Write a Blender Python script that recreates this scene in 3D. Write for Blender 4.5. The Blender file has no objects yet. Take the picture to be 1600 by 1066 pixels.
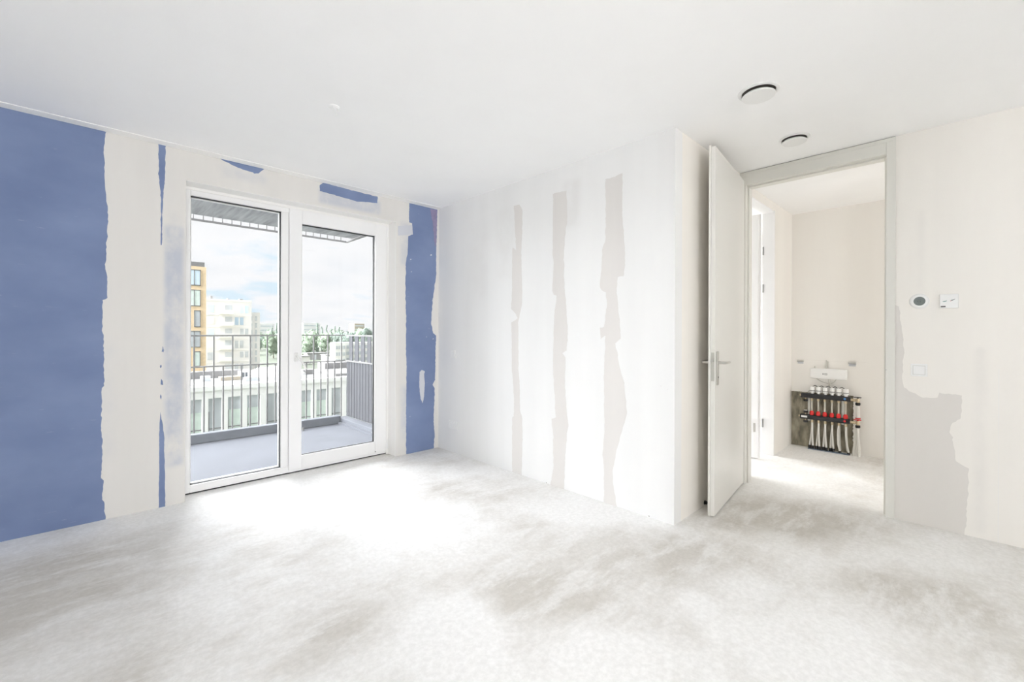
import bpy, bmesh, math, random
from mathutils import Vector, Matrix, noise
from mathutils.geometry import tessellate_polygon

# ---------------------------------------------------------------- camera, sky, light, exposure
SC = bpy.context.scene
COL = SC.collection
CAM_H = 1.26
cam_data = bpy.data.cameras.new('camera')
cam = bpy.data.objects.new('camera', cam_data)
COL.objects.link(cam)
cam_data.sensor_fit = 'HORIZONTAL'
cam_data.sensor_width = 36.0
cam_data.lens = 686.52 / 1600 * 36.0
cam_data.shift_y = -13.44 / 1600
cam_data.clip_start = 0.05
cam_data.clip_end = 3000
_yaw, _pit, _rol = 0.7708, -0.0007, 0.0034
_F = Vector((math.sin(_yaw) * math.cos(_pit), math.cos(_yaw) * math.cos(_pit), math.sin(_pit)))
_R = Vector((math.cos(_yaw), -math.sin(_yaw), 0))
_U = _R.cross(_F)
_R2 = _R * math.cos(_rol) + _U * math.sin(_rol)
_U2 = -_R * math.sin(_rol) + _U * math.cos(_rol)
cam.matrix_world = Matrix(((_R2.x, _U2.x, -_F.x, 0), (_R2.y, _U2.y, -_F.y, 0), (_R2.z, _U2.z, -_F.z, CAM_H), (0, 0, 0, 1)))
SC.camera = cam

SC.view_settings.view_transform = 'Standard'
SC.view_settings.look = 'None'
SC.view_settings.gamma = 1
SC.view_settings.use_curve_mapping = False
SC.view_settings.exposure = 1.0
SC.cycles.max_bounces = 16
SC.cycles.diffuse_bounces = 11
SC.cycles.transparent_max_bounces = 24

SKY = 0.507
world = bpy.data.worlds.new('sky')
SC.world = world
world.use_nodes = True
_nt = world.node_tree
_nt.nodes.clear()
def _n(nt, t, **kw):
    n = nt.nodes.new(t)
    for k, v in kw.items():
        setattr(n, k, v)
    return n
_tc = _n(_nt, 'ShaderNodeTexCoord')
_sep = _n(_nt, 'ShaderNodeSeparateXYZ')
_nt.links.new(_tc.outputs['Generated'], _sep.inputs[0])
_ad = _n(_nt, 'ShaderNodeMath', operation='ADD'); _ad.inputs[1].default_value = 0.22
_ab = _n(_nt, 'ShaderNodeMath', operation='ABSOLUTE')
_nt.links.new(_sep.outputs[2], _ab.inputs[0]); _nt.links.new(_ab.outputs[0], _ad.inputs[0])
_dv = _n(_nt, 'ShaderNodeVectorMath', operation='DIVIDE')
_cm = _n(_nt, 'ShaderNodeCombineXYZ'); _cm.inputs[2].default_value = 1.0
_nt.links.new(_ad.outputs[0], _cm.inputs[0]); _nt.links.new(_ad.outputs[0], _cm.inputs[1])
_nt.links.new(_tc.outputs['Generated'], _dv.inputs[0]); _nt.links.new(_cm.outputs[0], _dv.inputs[1])
_no = _n(_nt, 'ShaderNodeTexNoise'); _no.inputs['Scale'].default_value = 1.9; _no.inputs['Detail'].default_value = 7; _no.inputs['Roughness'].default_value = 0.52
_nt.links.new(_dv.outputs[0], _no.inputs['Vector'])
_rp = _n(_nt, 'ShaderNodeValToRGB')
_rp.color_ramp.elements[0].position = 0.37; _rp.color_ramp.elements[0].color = (0.74, 0.89, 1.0, 1)
_rp.color_ramp.elements[1].position = 0.48; _rp.color_ramp.elements[1].color = (0.98, 0.985, 1.0, 1)
_e = _rp.color_ramp.elements.new(0.43); _e.color = (0.89, 0.945, 1.0, 1)
_e = _rp.color_ramp.elements.new(0.68); _e.color = (0.90, 0.925, 0.96, 1)
_nt.links.new(_no.outputs['Fac'], _rp.inputs[0])
_bg = _n(_nt, 'ShaderNodeBackground'); _bg.inputs['Strength'].default_value = SKY
_nt.links.new(_rp.outputs[0], _bg.inputs['Color'])
_wo = _n(_nt, 'ShaderNodeOutputWorld')
_nt.links.new(_bg.outputs[0], _wo.inputs[0])

def sun(name, strength, angle_deg, to_sun, color):
    d = bpy.data.lights.new(name, 'SUN')
    d.energy = strength; d.angle = math.radians(angle_deg); d.color = color
    o = bpy.data.objects.new(name, d); COL.objects.link(o)
    o.rotation_euler = Vector(to_sun).to_track_quat('Z', 'Y').to_euler()
    return o
# veiled sun behind thin bright cloud, on the balcony side of the building
sun('sun', 20.5, 125, (-0.72, 0.62, 0.24), (0.945, 0.972, 1.0))

def area(name, power, sx, sy, loc, aim, color):
    d = bpy.data.lights.new(name, 'AREA')
    d.shape = 'RECTANGLE'; d.size = sx; d.size_y = sy; d.energy = power; d.color = color
    o = bpy.data.objects.new(name, d); COL.objects.link(o)
    o.location = loc
    o.rotation_euler = (-Vector(aim)).to_track_quat('Z', 'Y').to_euler()
    return o
# added fill lamp outside the invented window in the wall behind the camera
area('fill_lamp_rear', 100.0, 2.0, 1.9, (-0.75, -2.95, 1.4), (0.66, 0.75, 0.0), (1.0, 0.985, 0.965))
# daylight outside the window of the side room off the hall
area('daylight_side_window', 30.0, 2.4, 1.4, (4.8, 4.45, 1.70), (0.0, -1.0, -0.05), (1.0, 0.985, 0.96))
# added fill lamp outside the invented window at the far end of the hall
area('fill_lamp_hall', 17.0, 1.1, 1.6, (4.9, -2.62, 1.5), (0.0, 1.0, 0.0), (1.0, 0.97, 0.93))

BLUE_LEFT = [(-1.2, 0.0), (-1.2, 2.587), (0.097, 2.587), (0.087, 2.492), (0.091, 2.321), (0.094, 2.199), (0.108, 2.021), (0.102, 1.862), (0.095, 1.673), (0.105, 1.573), (0.106, 1.479), (0.082, 1.464), (0.081, 1.334), (0.089, 1.144), (0.091, 0.893), (0.08, 0.879), (0.076, 0.599), (0.083, 0.507), (0.077, 0.28), (0.09, 0.262), (0.083, 0.135), (0.093, 0.117), (0.099, 0.0)]
BLUE_WEDGE_TOP = [(0.37, 2.587), (0.373, 2.362), (0.385, 2.211), (0.386, 1.996), (0.384, 1.872), (0.39, 1.873), (0.392, 1.997), (0.394, 2.121), (0.4, 2.245), (0.407, 2.371), (0.412, 2.587)]
BLUE_WEDGE_LOW = [(0.385, 0.682), (0.382, 0.617), (0.378, 0.52), (0.38, 0.292), (0.377, 0), (0.414, 0), (0.413, 0.22), (0.408, 0.385), (0.406, 0.516), (0.398, 0.598), (0.391, 0.632)]
BLUE_CHIPS = [[(0.391, 1.113), (0.398, 1.153), (0.406, 1.12), (0.404, 1.107)], [(0.382, 1.01), (0.388, 1.02), (0.392, 1.003), (0.385, 0.994)], [(0.386, 0.877), (0.389, 0.917), (0.398, 0.9), (0.4, 0.872)], [(0.384, 0.783), (0.386, 0.808), (0.391, 0.795), (0.389, 0.772)]]
BLUE_HEAD_LEFT = [(0.741, 2.587), (0.821, 2.559), (0.908, 2.542), (0.965, 2.539), (0.976, 2.531), (1.005, 2.54), (1.046, 2.587)]
BLUE_HEAD_RIGHT = [(1.492, 2.507), (1.491, 2.56), (1.522, 2.588), (1.756, 2.582), (2.044, 2.577), (2.041, 2.514), (1.945, 2.504), (1.834, 2.486), (1.741, 2.494), (1.608, 2.504)]
BLUE_RIGHT = [(2.394, 2.587), (2.394, 2.391), (2.43, 2.384), (2.433, 2.272), (2.386, 2.246), (2.375, 2.05), (2.358, 1.97), (2.353, 1.66), (2.363, 1.401), (2.361, 1.143), (2.37, 0.883), (2.366, 0.469), (2.368, 0), (2.703, 0), (2.716, 0.154), (2.702, 0.32), (2.714, 0.646), (2.688, 0.689), (2.72, 0.741), (2.722, 1.0), (2.731, 1.219), (2.692, 1.246), (2.666, 1.355), (2.684, 1.6), (2.703, 1.71), (2.729, 1.876), (2.728, 2.122), (2.731, 2.19), (2.742, 2.587)]
FILLER_SPOT = [(2.524, 0.835), (2.551, 0.857), (2.589, 0.839), (2.579, 0.813), (2.589, 0.71), (2.58, 0.577), (2.562, 0.504), (2.537, 0.555), (2.521, 0.689)]
RED_SMUDGE = [(2.649, 2.58), (2.671, 2.467), (2.694, 2.335), (2.708, 2.187), (2.724, 2.189), (2.739, 2.58)]
GREY_STRIPS = [[(2.823, 2.395), (2.806, 2.144), (2.795, 1.995), (2.838, 2.02), (2.844, 1.907), (2.843, 1.634), (2.853, 1.468), (2.792, 1.421), (2.771, 1.383), (2.852, 1.347), (2.85, 1.322), (2.845, 1.175), (2.844, 0.948), (2.815, 0.691), (2.814, 0.505), (2.837, 0.486), (2.835, 0.0), (2.714, 0.0), (2.705, 0.386), (2.71, 0.504), (2.739, 0.572), (2.74, 0.731), (2.759, 0.921), (2.76, 1.273), (2.766, 1.346), (2.719, 1.493), (2.713, 1.626), (2.731, 1.954), (2.716, 2.159), (2.717, 2.337), (2.754, 2.392)], [(2.364, 2.399), (2.363, 2.239), (2.366, 1.908), (2.353, 1.837), (2.368, 1.603), (2.351, 1.568), (2.321, 1.559), (2.342, 1.436), (2.35, 1.271), (2.352, 1.273), (2.355, 0.947), (2.334, 0.668), (2.324, 0.566), (2.372, 0.545), (2.352, 0.414), (2.351, 0.134), (2.38, 0.0), (2.233, 0.0), (2.229, 0.233), (2.211, 0.439), (2.193, 0.513), (2.212, 0.64), (2.231, 0.811), (2.227, 1.056), (2.26, 1.091), (2.214, 1.114), (2.206, 1.244), (2.204, 1.244), (2.219, 1.473), (2.233, 1.568), (2.246, 1.73), (2.247, 1.92), (2.23, 2.079), (2.214, 2.144), (2.22, 2.393)], [(1.856, 2.397), (1.85, 2.116), (1.854, 1.943), (1.879, 1.884), (1.9, 1.598), (1.882, 1.572), (1.848, 1.557), (1.837, 1.457), (1.852, 1.371), (1.862, 1.302), (1.899, 1.296), (1.891, 1.208), (1.857, 1.234), (1.85, 1.233), (1.862, 0.979), (1.855, 0.526), (1.871, 0.363), (1.859, 0.245), (1.861, 0.0), (1.746, 0.0), (1.769, 0.095), (1.785, 0.236), (1.755, 0.399), (1.704, 0.564), (1.668, 0.685), (1.695, 0.913), (1.735, 1.039), (1.766, 1.181), (1.721, 1.215), (1.733, 1.368), (1.755, 1.563), (1.748, 1.66), (1.7, 1.662), (1.689, 1.727), (1.69, 1.871), (1.708, 2.078), (1.71, 2.403), (1.73, 2.402), (1.772, 2.392), (1.815, 2.391)]]
GREY_PATCH = [(0.328, 0.0), (0.328, 1.452), (0.309, 1.442), (0.295, 1.307), (0.288, 1.236), (0.284, 1.112), (0.291, 0.987), (0.283, 0.898), (0.241, 0.867), (0.189, 0.837), (0.121, 0.845), (0.112, 0.88), (0.01, 0.87), (0.016, 0.723), (0.051, 0.693), (0.065, 0.632), (0.048, 0.601), (0.035, 0.453), (-0.023, 0.419), (-0.015, 0.15), (-0.004, 0.0)]
TAPE = [(2.266, 2.329), (2.399, 2.357), (2.43, 2.367), (2.438, 2.269), (2.343, 2.249), (2.267, 2.232)]
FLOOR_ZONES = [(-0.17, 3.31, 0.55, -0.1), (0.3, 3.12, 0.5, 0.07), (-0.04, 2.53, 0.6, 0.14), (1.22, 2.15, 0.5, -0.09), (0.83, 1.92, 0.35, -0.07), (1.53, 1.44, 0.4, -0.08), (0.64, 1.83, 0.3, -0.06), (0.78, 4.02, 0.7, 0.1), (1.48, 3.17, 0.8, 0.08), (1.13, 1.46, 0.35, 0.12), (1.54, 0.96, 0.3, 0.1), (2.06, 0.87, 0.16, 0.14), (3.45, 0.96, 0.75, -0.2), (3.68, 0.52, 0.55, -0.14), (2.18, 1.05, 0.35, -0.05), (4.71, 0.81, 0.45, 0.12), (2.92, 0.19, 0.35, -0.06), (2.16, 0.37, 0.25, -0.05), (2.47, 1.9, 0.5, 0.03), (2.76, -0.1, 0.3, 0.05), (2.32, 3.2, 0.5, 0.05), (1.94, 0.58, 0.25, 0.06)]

# ---------------------------------------------------------------- helpers
def box(bm, x0, x1, y0, y1, z0, z1, bev=0.0, rot=None, seg=1):
    r = bmesh.ops.create_cube(bm, size=1.0)
    vs = r['verts']
    for v in vs:
        v.co = Vector(((x0 + x1) / 2 + v.co.x * (x1 - x0), (y0 + y1) / 2 + v.co.y * (y1 - y0), (z0 + z1) / 2 + v.co.z * (z1 - z0)))
    if bev > 0:
        es = list({e for v in vs for e in v.link_edges})
        r2 = bmesh.ops.bevel(bm, geom=es, offset=bev, segments=seg, affect='EDGES', profile=0.5)
        vs = list({v for f in r2['faces'] for v in f.verts} | {v for v in vs if v.is_valid})
    if rot is not None:
        for v in vs:
            v.co = rot @ v.co
    return vs

def cyl(bm, p0, p1, r0, r1=None, seg=16, caps=True):
    p0 = Vector(p0); p1 = Vector(p1)
    r1 = r0 if r1 is None else r1
    ax = (p1 - p0).normalized()
    up = Vector((0, 0, 1)) if abs(ax.z) < 0.9 else Vector((1, 0, 0))
    a = ax.cross(up).normalized(); b = ax.cross(a)
    rings = []
    for p, r in ((p0, r0), (p1, r1)):
        rings.append([bm.verts.new(p + (a * math.cos(t) + b * math.sin(t)) * r) for t in [2 * math.pi * i / seg for i in range(seg)]])
    for i in range(seg):
        j = (i + 1) % seg
        bm.faces.new((rings[0][i], rings[0][j], rings[1][j], rings[1][i]))
    if caps:
        bm.faces.new(rings[0][::-1]); bm.faces.new(rings[1])

def lathe(bm, prof, origin, axis, seg=32):
    """prof: list of (radius, height along axis)"""
    o = Vector(origin); ax = Vector(axis).normalized()
    up = Vector((0, 0, 1)) if abs(ax.z) < 0.9 else Vector((1, 0, 0))
    a = ax.cross(up).normalized(); b = ax.cross(a)
    rings = []
    for r, h in prof:
        if r < 1e-6:
            rings.append([bm.verts.new(o + ax * h)])
        else:
            rings.append([bm.verts.new(o + ax * h + (a * math.cos(2 * math.pi * i / seg) + b * math.sin(2 * math.pi * i / seg)) * r) for i in range(seg)])
    for k in range(len(rings) - 1):
        A, B = rings[k], rings[k + 1]
        for i in range(seg):
            j = (i + 1) % seg
            if len(A) == 1 and len(B) > 1:
                bm.faces.new((A[0], B[i], B[j]))
            elif len(B) == 1 and len(A) > 1:
                bm.faces.new((A[i], A[j], B[0]))
            elif len(A) > 1:
                bm.faces.new((A[i], A[j], B[j], B[i]))

def tube(bm, pts, r, seg=8):
    pts = [Vector(p) for p in pts]
    rings = []
    prev = None
    for i, p in enumerate(pts):
        t = (pts[min(i + 1, len(pts) - 1)] - pts[max(i - 1, 0)]).normalized()
        if prev is None:
            up = Vector((0, 0, 1)) if abs(t.z) < 0.9 else Vector((1, 0, 0))
            a = t.cross(up).normalized()
        else:
            a = (prev - t * prev.dot(t)).normalized()
        prev = a
        b = t.cross(a)
        rr = r[i] if isinstance(r, (list, tuple)) else r
        rings.append([bm.verts.new(p + (a * math.cos(2 * math.pi * k / seg) + b * math.sin(2 * math.pi * k / seg)) * rr) for k in range(seg)])
    for i in range(len(rings) - 1):
        for k in range(seg):
            j = (k + 1) % seg
            bm.faces.new((rings[i][k], rings[i][j], rings[i + 1][j], rings[i + 1][k]))
    bm.faces.new(rings[0][::-1]); bm.faces.new(rings[-1])

def smooth_path(pts, n=6):
    """Catmull-Rom"""
    P = [Vector(p) for p in pts]
    P = [P[0] * 2 - P[1]] + P + [P[-1] * 2 - P[-2]]
    out = []
    for i in range(1, len(P) - 2):
        for k in range(n):
            t = k / n
            a, b, c, d = P[i - 1], P[i], P[i + 1], P[i + 2]
            out.append(0.5 * ((2 * b) + (c - a) * t + (2 * a - 5 * b + 4 * c - d) * t * t + (3 * b - a - 3 * c + d) * t ** 3))
    out.append(P[-2])
    return out

def obj(name, bm, m, parent=None, smooth=False):
    bmesh.ops.recalc_face_normals(bm, faces=bm.faces[:])
    me = bpy.data.meshes.new(name)
    bm.to_mesh(me); bm.free()
    if smooth:
        me.polygons.foreach_set('use_smooth', [True] * len(me.polygons))
        try:
            me.set_sharp_from_angle(angle=math.radians(40))
        except Exception:
            pass
    me.materials.append(m)
    o = bpy.data.objects.new(name, me)
    COL.objects.link(o)
    if parent is not None:
        o.parent = parent
        o.matrix_parent_inverse = parent.matrix_world.inverted()
    return o

def tag(o, label, cat, group=None, kind=None):
    o['label'] = label; o['category'] = cat
    if group: o['group'] = group
    if kind: o['kind'] = kind
    return o

def thing(name, label, cat, loc, group=None, kind=None):
    e = bpy.data.objects.new(name, None)
    COL.objects.link(e)
    e.empty_display_size = 0.1
    e.matrix_world = Matrix.Translation(Vector(loc))
    return tag(e, label, cat, group, kind)

def B(*boxes, bev=0.0):
    bm = bmesh.new()
    for b in boxes:
        box(bm, *b, bev=bev)
    return bm

def copy_tree(o, delta, parent=None):
    """copy of an object and its parts, moved by delta (root is an Empty or a mesh)"""
    c = o.copy(); COL.objects.link(c)
    if parent is None:
        c.matrix_world = Matrix.Translation(Vector(delta)) @ o.matrix_world
    else:
        c.parent = parent
        c.matrix_parent_inverse = o.matrix_parent_inverse.copy()
    for ch in o.children:
        copy_tree(ch, delta, c)
    return c

# ---------------------------------------------------------------- materials
def new_mat(name):
    m = bpy.data.materials.new(name); m.use_nodes = True
    nt = m.node_tree
    return m, nt, nt.nodes['Principled BSDF']

def mat(name, col, rough=0.6, metal=0.0, var=0.0, scale=8.0, bump=0.0, bscale=60.0, spec=0.5, stretch=(1, 1, 1)):
    m, nt, bs = new_mat(name)
    bs.inputs['Roughness'].default_value = rough
    bs.inputs['Metallic'].default_value = metal
    bs.inputs['Specular IOR Level'].default_value = spec
    tc = _n(nt, 'ShaderNodeTexCoord')
    mp = _n(nt, 'ShaderNodeMapping'); mp.inputs['Scale'].default_value = stretch
    nt.links.new(tc.outputs['Object'], mp.inputs[0])
    no = _n(nt, 'ShaderNodeTexNoise'); no.inputs['Scale'].default_value = scale; no.inputs['Detail'].default_value = 4
    nt.links.new(mp.outputs[0], no.inputs['Vector'])
    rp = _n(nt, 'ShaderNodeValToRGB')
    lo = tuple(max(0, c * (1 - var)) for c in col) + (1,); hi = tuple(min(1, c * (1 + var)) for c in col) + (1,)
    rp.color_ramp.elements[0].position = 0.3; rp.color_ramp.elements[0].color = lo
    rp.color_ramp.elements[1].position = 0.7; rp.color_ramp.elements[1].color = hi
    nt.links.new(no.outputs['Fac'], rp.inputs[0])
    nt.links.new(rp.outputs[0], bs.inputs['Base Color'])
    if bump > 0:
        n2 = _n(nt, 'ShaderNodeTexNoise'); n2.inputs['Scale'].default_value = bscale; n2.inputs['Detail'].default_value = 3
        nt.links.new(mp.outputs[0], n2.inputs['Vector'])
        bp = _n(nt, 'ShaderNodeBump'); bp.inputs['Strength'].default_value = bump; bp.inputs['Distance'].default_value = 0.002
        nt.links.new(n2.outputs['Fac'], bp.inputs['Height']); nt.links.new(bp.outputs[0], bs.inputs['Normal'])
    return m

def srgb(r, g, b):
    f = lambda c: (c / 255 / 12.92) if c / 255 <= 0.04045 else ((c / 255 + 0.055) / 1.055) ** 2.4
    return (f(r), f(g), f(b))

def plaster(name, col, smears=(), warm=None, streak=0.03):
    """skim-coated board: vertical trowel streaks, soft see-through smears.
    smears: (axis, u0, u1, z0, z1, soft, colour, strength)"""
    m, nt, bs = new_mat(name)
    L = nt.links.new
    bs.inputs['Roughness'].default_value = 0.75
    bs.inputs['Specular IOR Level'].default_value = 0.25
    tc = _n(nt, 'ShaderNodeTexCoord')
    mp = _n(nt, 'ShaderNodeMapping'); mp.inputs['Scale'].default_value = (5, 5, 0.45)
    L(tc.outputs['Object'], mp.inputs[0])
    no = _n(nt, 'ShaderNodeTexNoise'); no.inputs['Scale'].default_value = 1.0; no.inputs['Detail'].default_value = 5
    L(mp.outputs[0], no.inputs['Vector'])
    rp = _n(nt, 'ShaderNodeValToRGB')
    rp.color_ramp.elements[0].position = 0.35; rp.color_ramp.elements[0].color = tuple(c * (1 - streak) for c in col) + (1,)
    rp.color_ramp.elements[1].position = 0.65; rp.color_ramp.elements[1].color = tuple(min(1, c * (1 + streak * 0.6)) for c in col) + (1,)
    L(no.outputs['Fac'], rp.inputs[0])
    cur = rp.outputs[0]
    sx = _n(nt, 'ShaderNodeSeparateXYZ'); L(tc.outputs['Object'], sx.inputs[0])
    n3 = _n(nt, 'ShaderNodeTexNoise'); n3.inputs['Scale'].default_value = 5.0; n3.inputs['Detail'].default_value = 6; n3.inputs['Roughness'].default_value = 0.65
    mp3 = _n(nt, 'ShaderNodeMapping'); mp3.inputs['Scale'].default_value = (1.0, 1.0, 0.7)
    L(tc.outputs['Object'], mp3.inputs[0]); L(mp3.outputs[0], n3.inputs['Vector'])
    for (ax, u0, u1, z0, z1, soft, scol, st) in smears:
        facs = []
        for sock, a, b, s in ((sx.outputs[ax], u0, u1, soft), (sx.outputs[2], z0, z1, soft)):
            for lo, hi in ((a, a + s), (b, b - s)):
                mr = _n(nt, 'ShaderNodeMapRange', interpolation_type='SMOOTHSTEP')
                if lo > hi:
                    mr.inputs[1].default_value = hi; mr.inputs[2].default_value = lo
                    mr.inputs[3].default_value = 1; mr.inputs[4].default_value = 0
                else:
                    mr.inputs[1].default_value = lo; mr.inputs[2].default_value = hi
                L(sock, mr.inputs[0]); facs.append(mr.outputs[0])
        f = facs[0]
        for g in facs[1:]:
            mu = _n(nt, 'ShaderNodeMath', operation='MULTIPLY'); L(f, mu.inputs[0]); L(g, mu.inputs[1]); f = mu.outputs[0]
        mr = _n(nt, 'ShaderNodeMapRange'); mr.inputs[1].default_value = 0.30; mr.inputs[2].default_value = 0.58
        L(n3.outputs['Fac'], mr.inputs[0])
        mu = _n(nt, 'ShaderNodeMath', operation='MULTIPLY'); L(f, mu.inputs[0]); L(mr.outputs[0], mu.inputs[1])
        mu2 = _n(nt, 'ShaderNodeMath', operation='MULTIPLY'); L(mu.outputs[0], mu2.inputs[0]); mu2.inputs[1].default_value = st
        mx = _n(nt, 'ShaderNodeMix', data_type='RGBA')
        L(mu2.outputs[0], mx.inputs[0]); L(cur, mx.inputs[6]); mx.inputs[7].default_value = tuple(scol) + (1,)
        cur = mx.outputs[2]
    L(cur, bs.inputs['Base Color'])
    n2 = _n(nt, 'ShaderNodeTexNoise'); n2.inputs['Scale'].default_value = 3.0; n2.inputs['Detail'].default_value = 5
    L(mp.outputs[0], n2.inputs['Vector'])
    bp = _n(nt, 'ShaderNodeBump'); bp.inputs['Strength'].default_value = 0.12; bp.inputs['Distance'].default_value = 0.002
    L(n2.outputs['Fac'], bp.inputs['Height']); L(bp.outputs[0], bs.inputs['Normal'])
    return m

def board(name, col, col2):
    """bare blue plasterboard paper: horizontal fibre scuffs, pale scratches"""
    m, nt, bs = new_mat(name); L = nt.links.new
    bs.inputs['Roughness'].default_value = 0.8; bs.inputs['Specular IOR Level'].default_value = 0.15
    tc = _n(nt, 'ShaderNodeTexCoord')
    def noise_(scale, stretch, detail):
        mp = _n(nt, 'ShaderNodeMapping'); mp.inputs['Scale'].default_value = stretch
        L(tc.outputs['Object'], mp.inputs[0])
        n = _n(nt, 'ShaderNodeTexNoise'); n.inputs['Scale'].default_value = scale; n.inputs['Detail'].default_value = detail
        L(mp.outputs[0], n.inputs['Vector']); return n.outputs['Fac']
    rp = _n(nt, 'ShaderNodeValToRGB')
    rp.color_ramp.elements[0].position = 0.32; rp.color_ramp.elements[0].color = tuple(col) + (1,)
    rp.color_ramp.elements[1].position = 0.72; rp.color_ramp.elements[1].color = tuple(col2) + (1,)
    L(noise_(2.2, (1, 1, 1.6), 6), rp.inputs[0])
    r2 = _n(nt, 'ShaderNodeValToRGB')
    r2.color_ramp.elements[0].position = 0.68; r2.color_ramp.elements[0].color = (0, 0, 0, 1)
    r2.color_ramp.elements[1].position = 0.80; r2.color_ramp.elements[1].color = (0.5, 0.5, 0.5, 1)
    L(noise_(9.0, (1, 1, 7), 5), r2.inputs[0])
    mx = _n(nt, 'ShaderNodeMix', data_type='RGBA')
    L(r2.outputs[0], mx.inputs[0]); L(rp.outputs[0], mx.inputs[6]); mx.inputs[7].default_value = (0.55, 0.6, 0.7, 1)
    L(mx.outputs[2], bs.inputs['Base Color'])
    return m

def screed(name):
    m, nt, bs = new_mat(name); L = nt.links.new
    bs.inputs['Roughness'].default_value = 0.72; bs.inputs['Specular IOR Level'].default_value = 0.3
    tc = _n(nt, 'ShaderNodeTexCoord')
    def noise_(scale, stretch, detail, rough=0.55, loc=(0, 0, 0), rz=0.0):
        mp = _n(nt, 'ShaderNodeMapping'); mp.inputs['Scale'].default_value = stretch; mp.inputs['Location'].default_value = loc
        mp.inputs['Rotation'].default_value = (0, 0, rz)
        L(tc.outputs['Object'], mp.inputs[0])
        n = _n(nt, 'ShaderNodeTexNoise'); n.inputs['Scale'].default_value = scale; n.inputs['Detail'].default_value = detail; n.inputs['Roughness'].default_value = rough
        L(mp.outputs[0], n.inputs['Vector']); return n.outputs['Fac']
    # large dry / damp-looking clouds
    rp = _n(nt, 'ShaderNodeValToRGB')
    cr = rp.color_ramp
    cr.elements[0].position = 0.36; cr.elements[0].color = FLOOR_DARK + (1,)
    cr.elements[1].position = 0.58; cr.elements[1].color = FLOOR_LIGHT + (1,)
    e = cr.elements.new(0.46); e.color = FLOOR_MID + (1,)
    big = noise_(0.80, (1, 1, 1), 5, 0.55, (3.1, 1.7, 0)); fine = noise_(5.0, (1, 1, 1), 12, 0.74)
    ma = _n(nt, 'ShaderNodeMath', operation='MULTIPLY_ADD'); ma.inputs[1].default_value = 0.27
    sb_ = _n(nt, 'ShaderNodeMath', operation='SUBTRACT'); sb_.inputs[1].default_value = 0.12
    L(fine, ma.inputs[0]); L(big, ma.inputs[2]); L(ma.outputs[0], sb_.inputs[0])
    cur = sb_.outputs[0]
    for (bx, by, rad, amp) in FLOOR_ZONES:      # pale and tan screed blotches, with door shade and hall light painted in
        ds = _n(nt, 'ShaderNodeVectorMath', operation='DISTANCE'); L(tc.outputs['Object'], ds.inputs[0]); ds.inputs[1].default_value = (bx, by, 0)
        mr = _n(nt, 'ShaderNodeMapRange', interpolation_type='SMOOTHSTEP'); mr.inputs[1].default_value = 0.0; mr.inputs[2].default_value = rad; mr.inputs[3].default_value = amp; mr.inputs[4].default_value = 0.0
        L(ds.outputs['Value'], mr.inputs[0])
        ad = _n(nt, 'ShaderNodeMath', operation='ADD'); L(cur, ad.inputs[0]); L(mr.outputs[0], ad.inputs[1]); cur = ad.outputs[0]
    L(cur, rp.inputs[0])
    # trowel sweeps
    r2 = _n(nt, 'ShaderNodeValToRGB')
    r2.color_ramp.elements[0].position = 0.48; r2.color_ramp.elements[0].color = (0, 0, 0, 1)
    r2.color_ramp.elements[1].position = 0.60; r2.color_ramp.elements[1].color = (0.6, 0.6, 0.6, 1)
    L(noise_(2.0, (1.0, 3.2, 1), 14, 0.72, (0, 0, 0), 0.85), r2.inputs[0])
    mx = _n(nt, 'ShaderNodeMix', data_type='RGBA')
    L(r2.outputs[0], mx.inputs[0]); L(rp.outputs[0], mx.inputs[6]); mx.inputs[7].default_value = FLOOR_SWEEP + (1,)
    # fine speckle
    r3 = _n(nt, 'ShaderNodeValToRGB')
    r3.color_ramp.elements[0].position = 0.40; r3.color_ramp.elements[0].color = (0.91, 0.91, 0.905, 1)
    r3.color_ramp.elements[1].position = 0.62; r3.color_ramp.elements[1].color = (1, 1, 1, 1)
    L(noise_(38, (1, 1, 1), 6, 0.7), r3.inputs[0])
    mm = _n(nt, 'ShaderNodeMix', data_type='RGBA', blend_type='MULTIPLY'); mm.inputs[0].default_value = 1.0
    L(mx.outputs[2], mm.inputs[6]); L(r3.outputs[0], mm.inputs[7])
    L(mm.outputs[2], bs.inputs['Base Color'])
    bp = _n(nt, 'ShaderNodeBump'); bp.inputs['Strength'].default_value = 0.18; bp.inputs['Distance'].default_value = 0.003
    L(noise_(22, (1, 1, 1), 6), bp.inputs['Height']); L(bp.outputs[0], bs.inputs['Normal'])
    return m

def glass(name, tint=(1, 1, 1), refl=0.04):
    m = bpy.data.materials.new(name); m.use_nodes = True
    nt = m.node_tree; nt.nodes.clear(); L = nt.links.new
    tr = _n(nt, 'ShaderNodeBsdfTransparent'); tr.inputs[0].default_value = tint + (1,)
    gl = _n(nt, 'ShaderNodeBsdfGlossy'); gl.inputs['Roughness'].default_value = 0.0
    fr = _n(nt, 'ShaderNodeFresnel'); fr.inputs[0].default_value = 1.45
    mx = _n(nt, 'ShaderNodeMixShader'); out = _n(nt, 'ShaderNodeOutputMaterial')
    mu = _n(nt, 'ShaderNodeMath', operation='MULTIPLY'); mu.inputs[1].default_value = refl / 0.04
    L(fr.outputs[0], mu.inputs[0]); L(mu.outputs[0], mx.inputs[0])
    L(tr.outputs[0], mx.inputs[1]); L(gl.outputs[0], mx.inputs[2]); L(mx.outputs[0], out.inputs[0])
    return m

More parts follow.
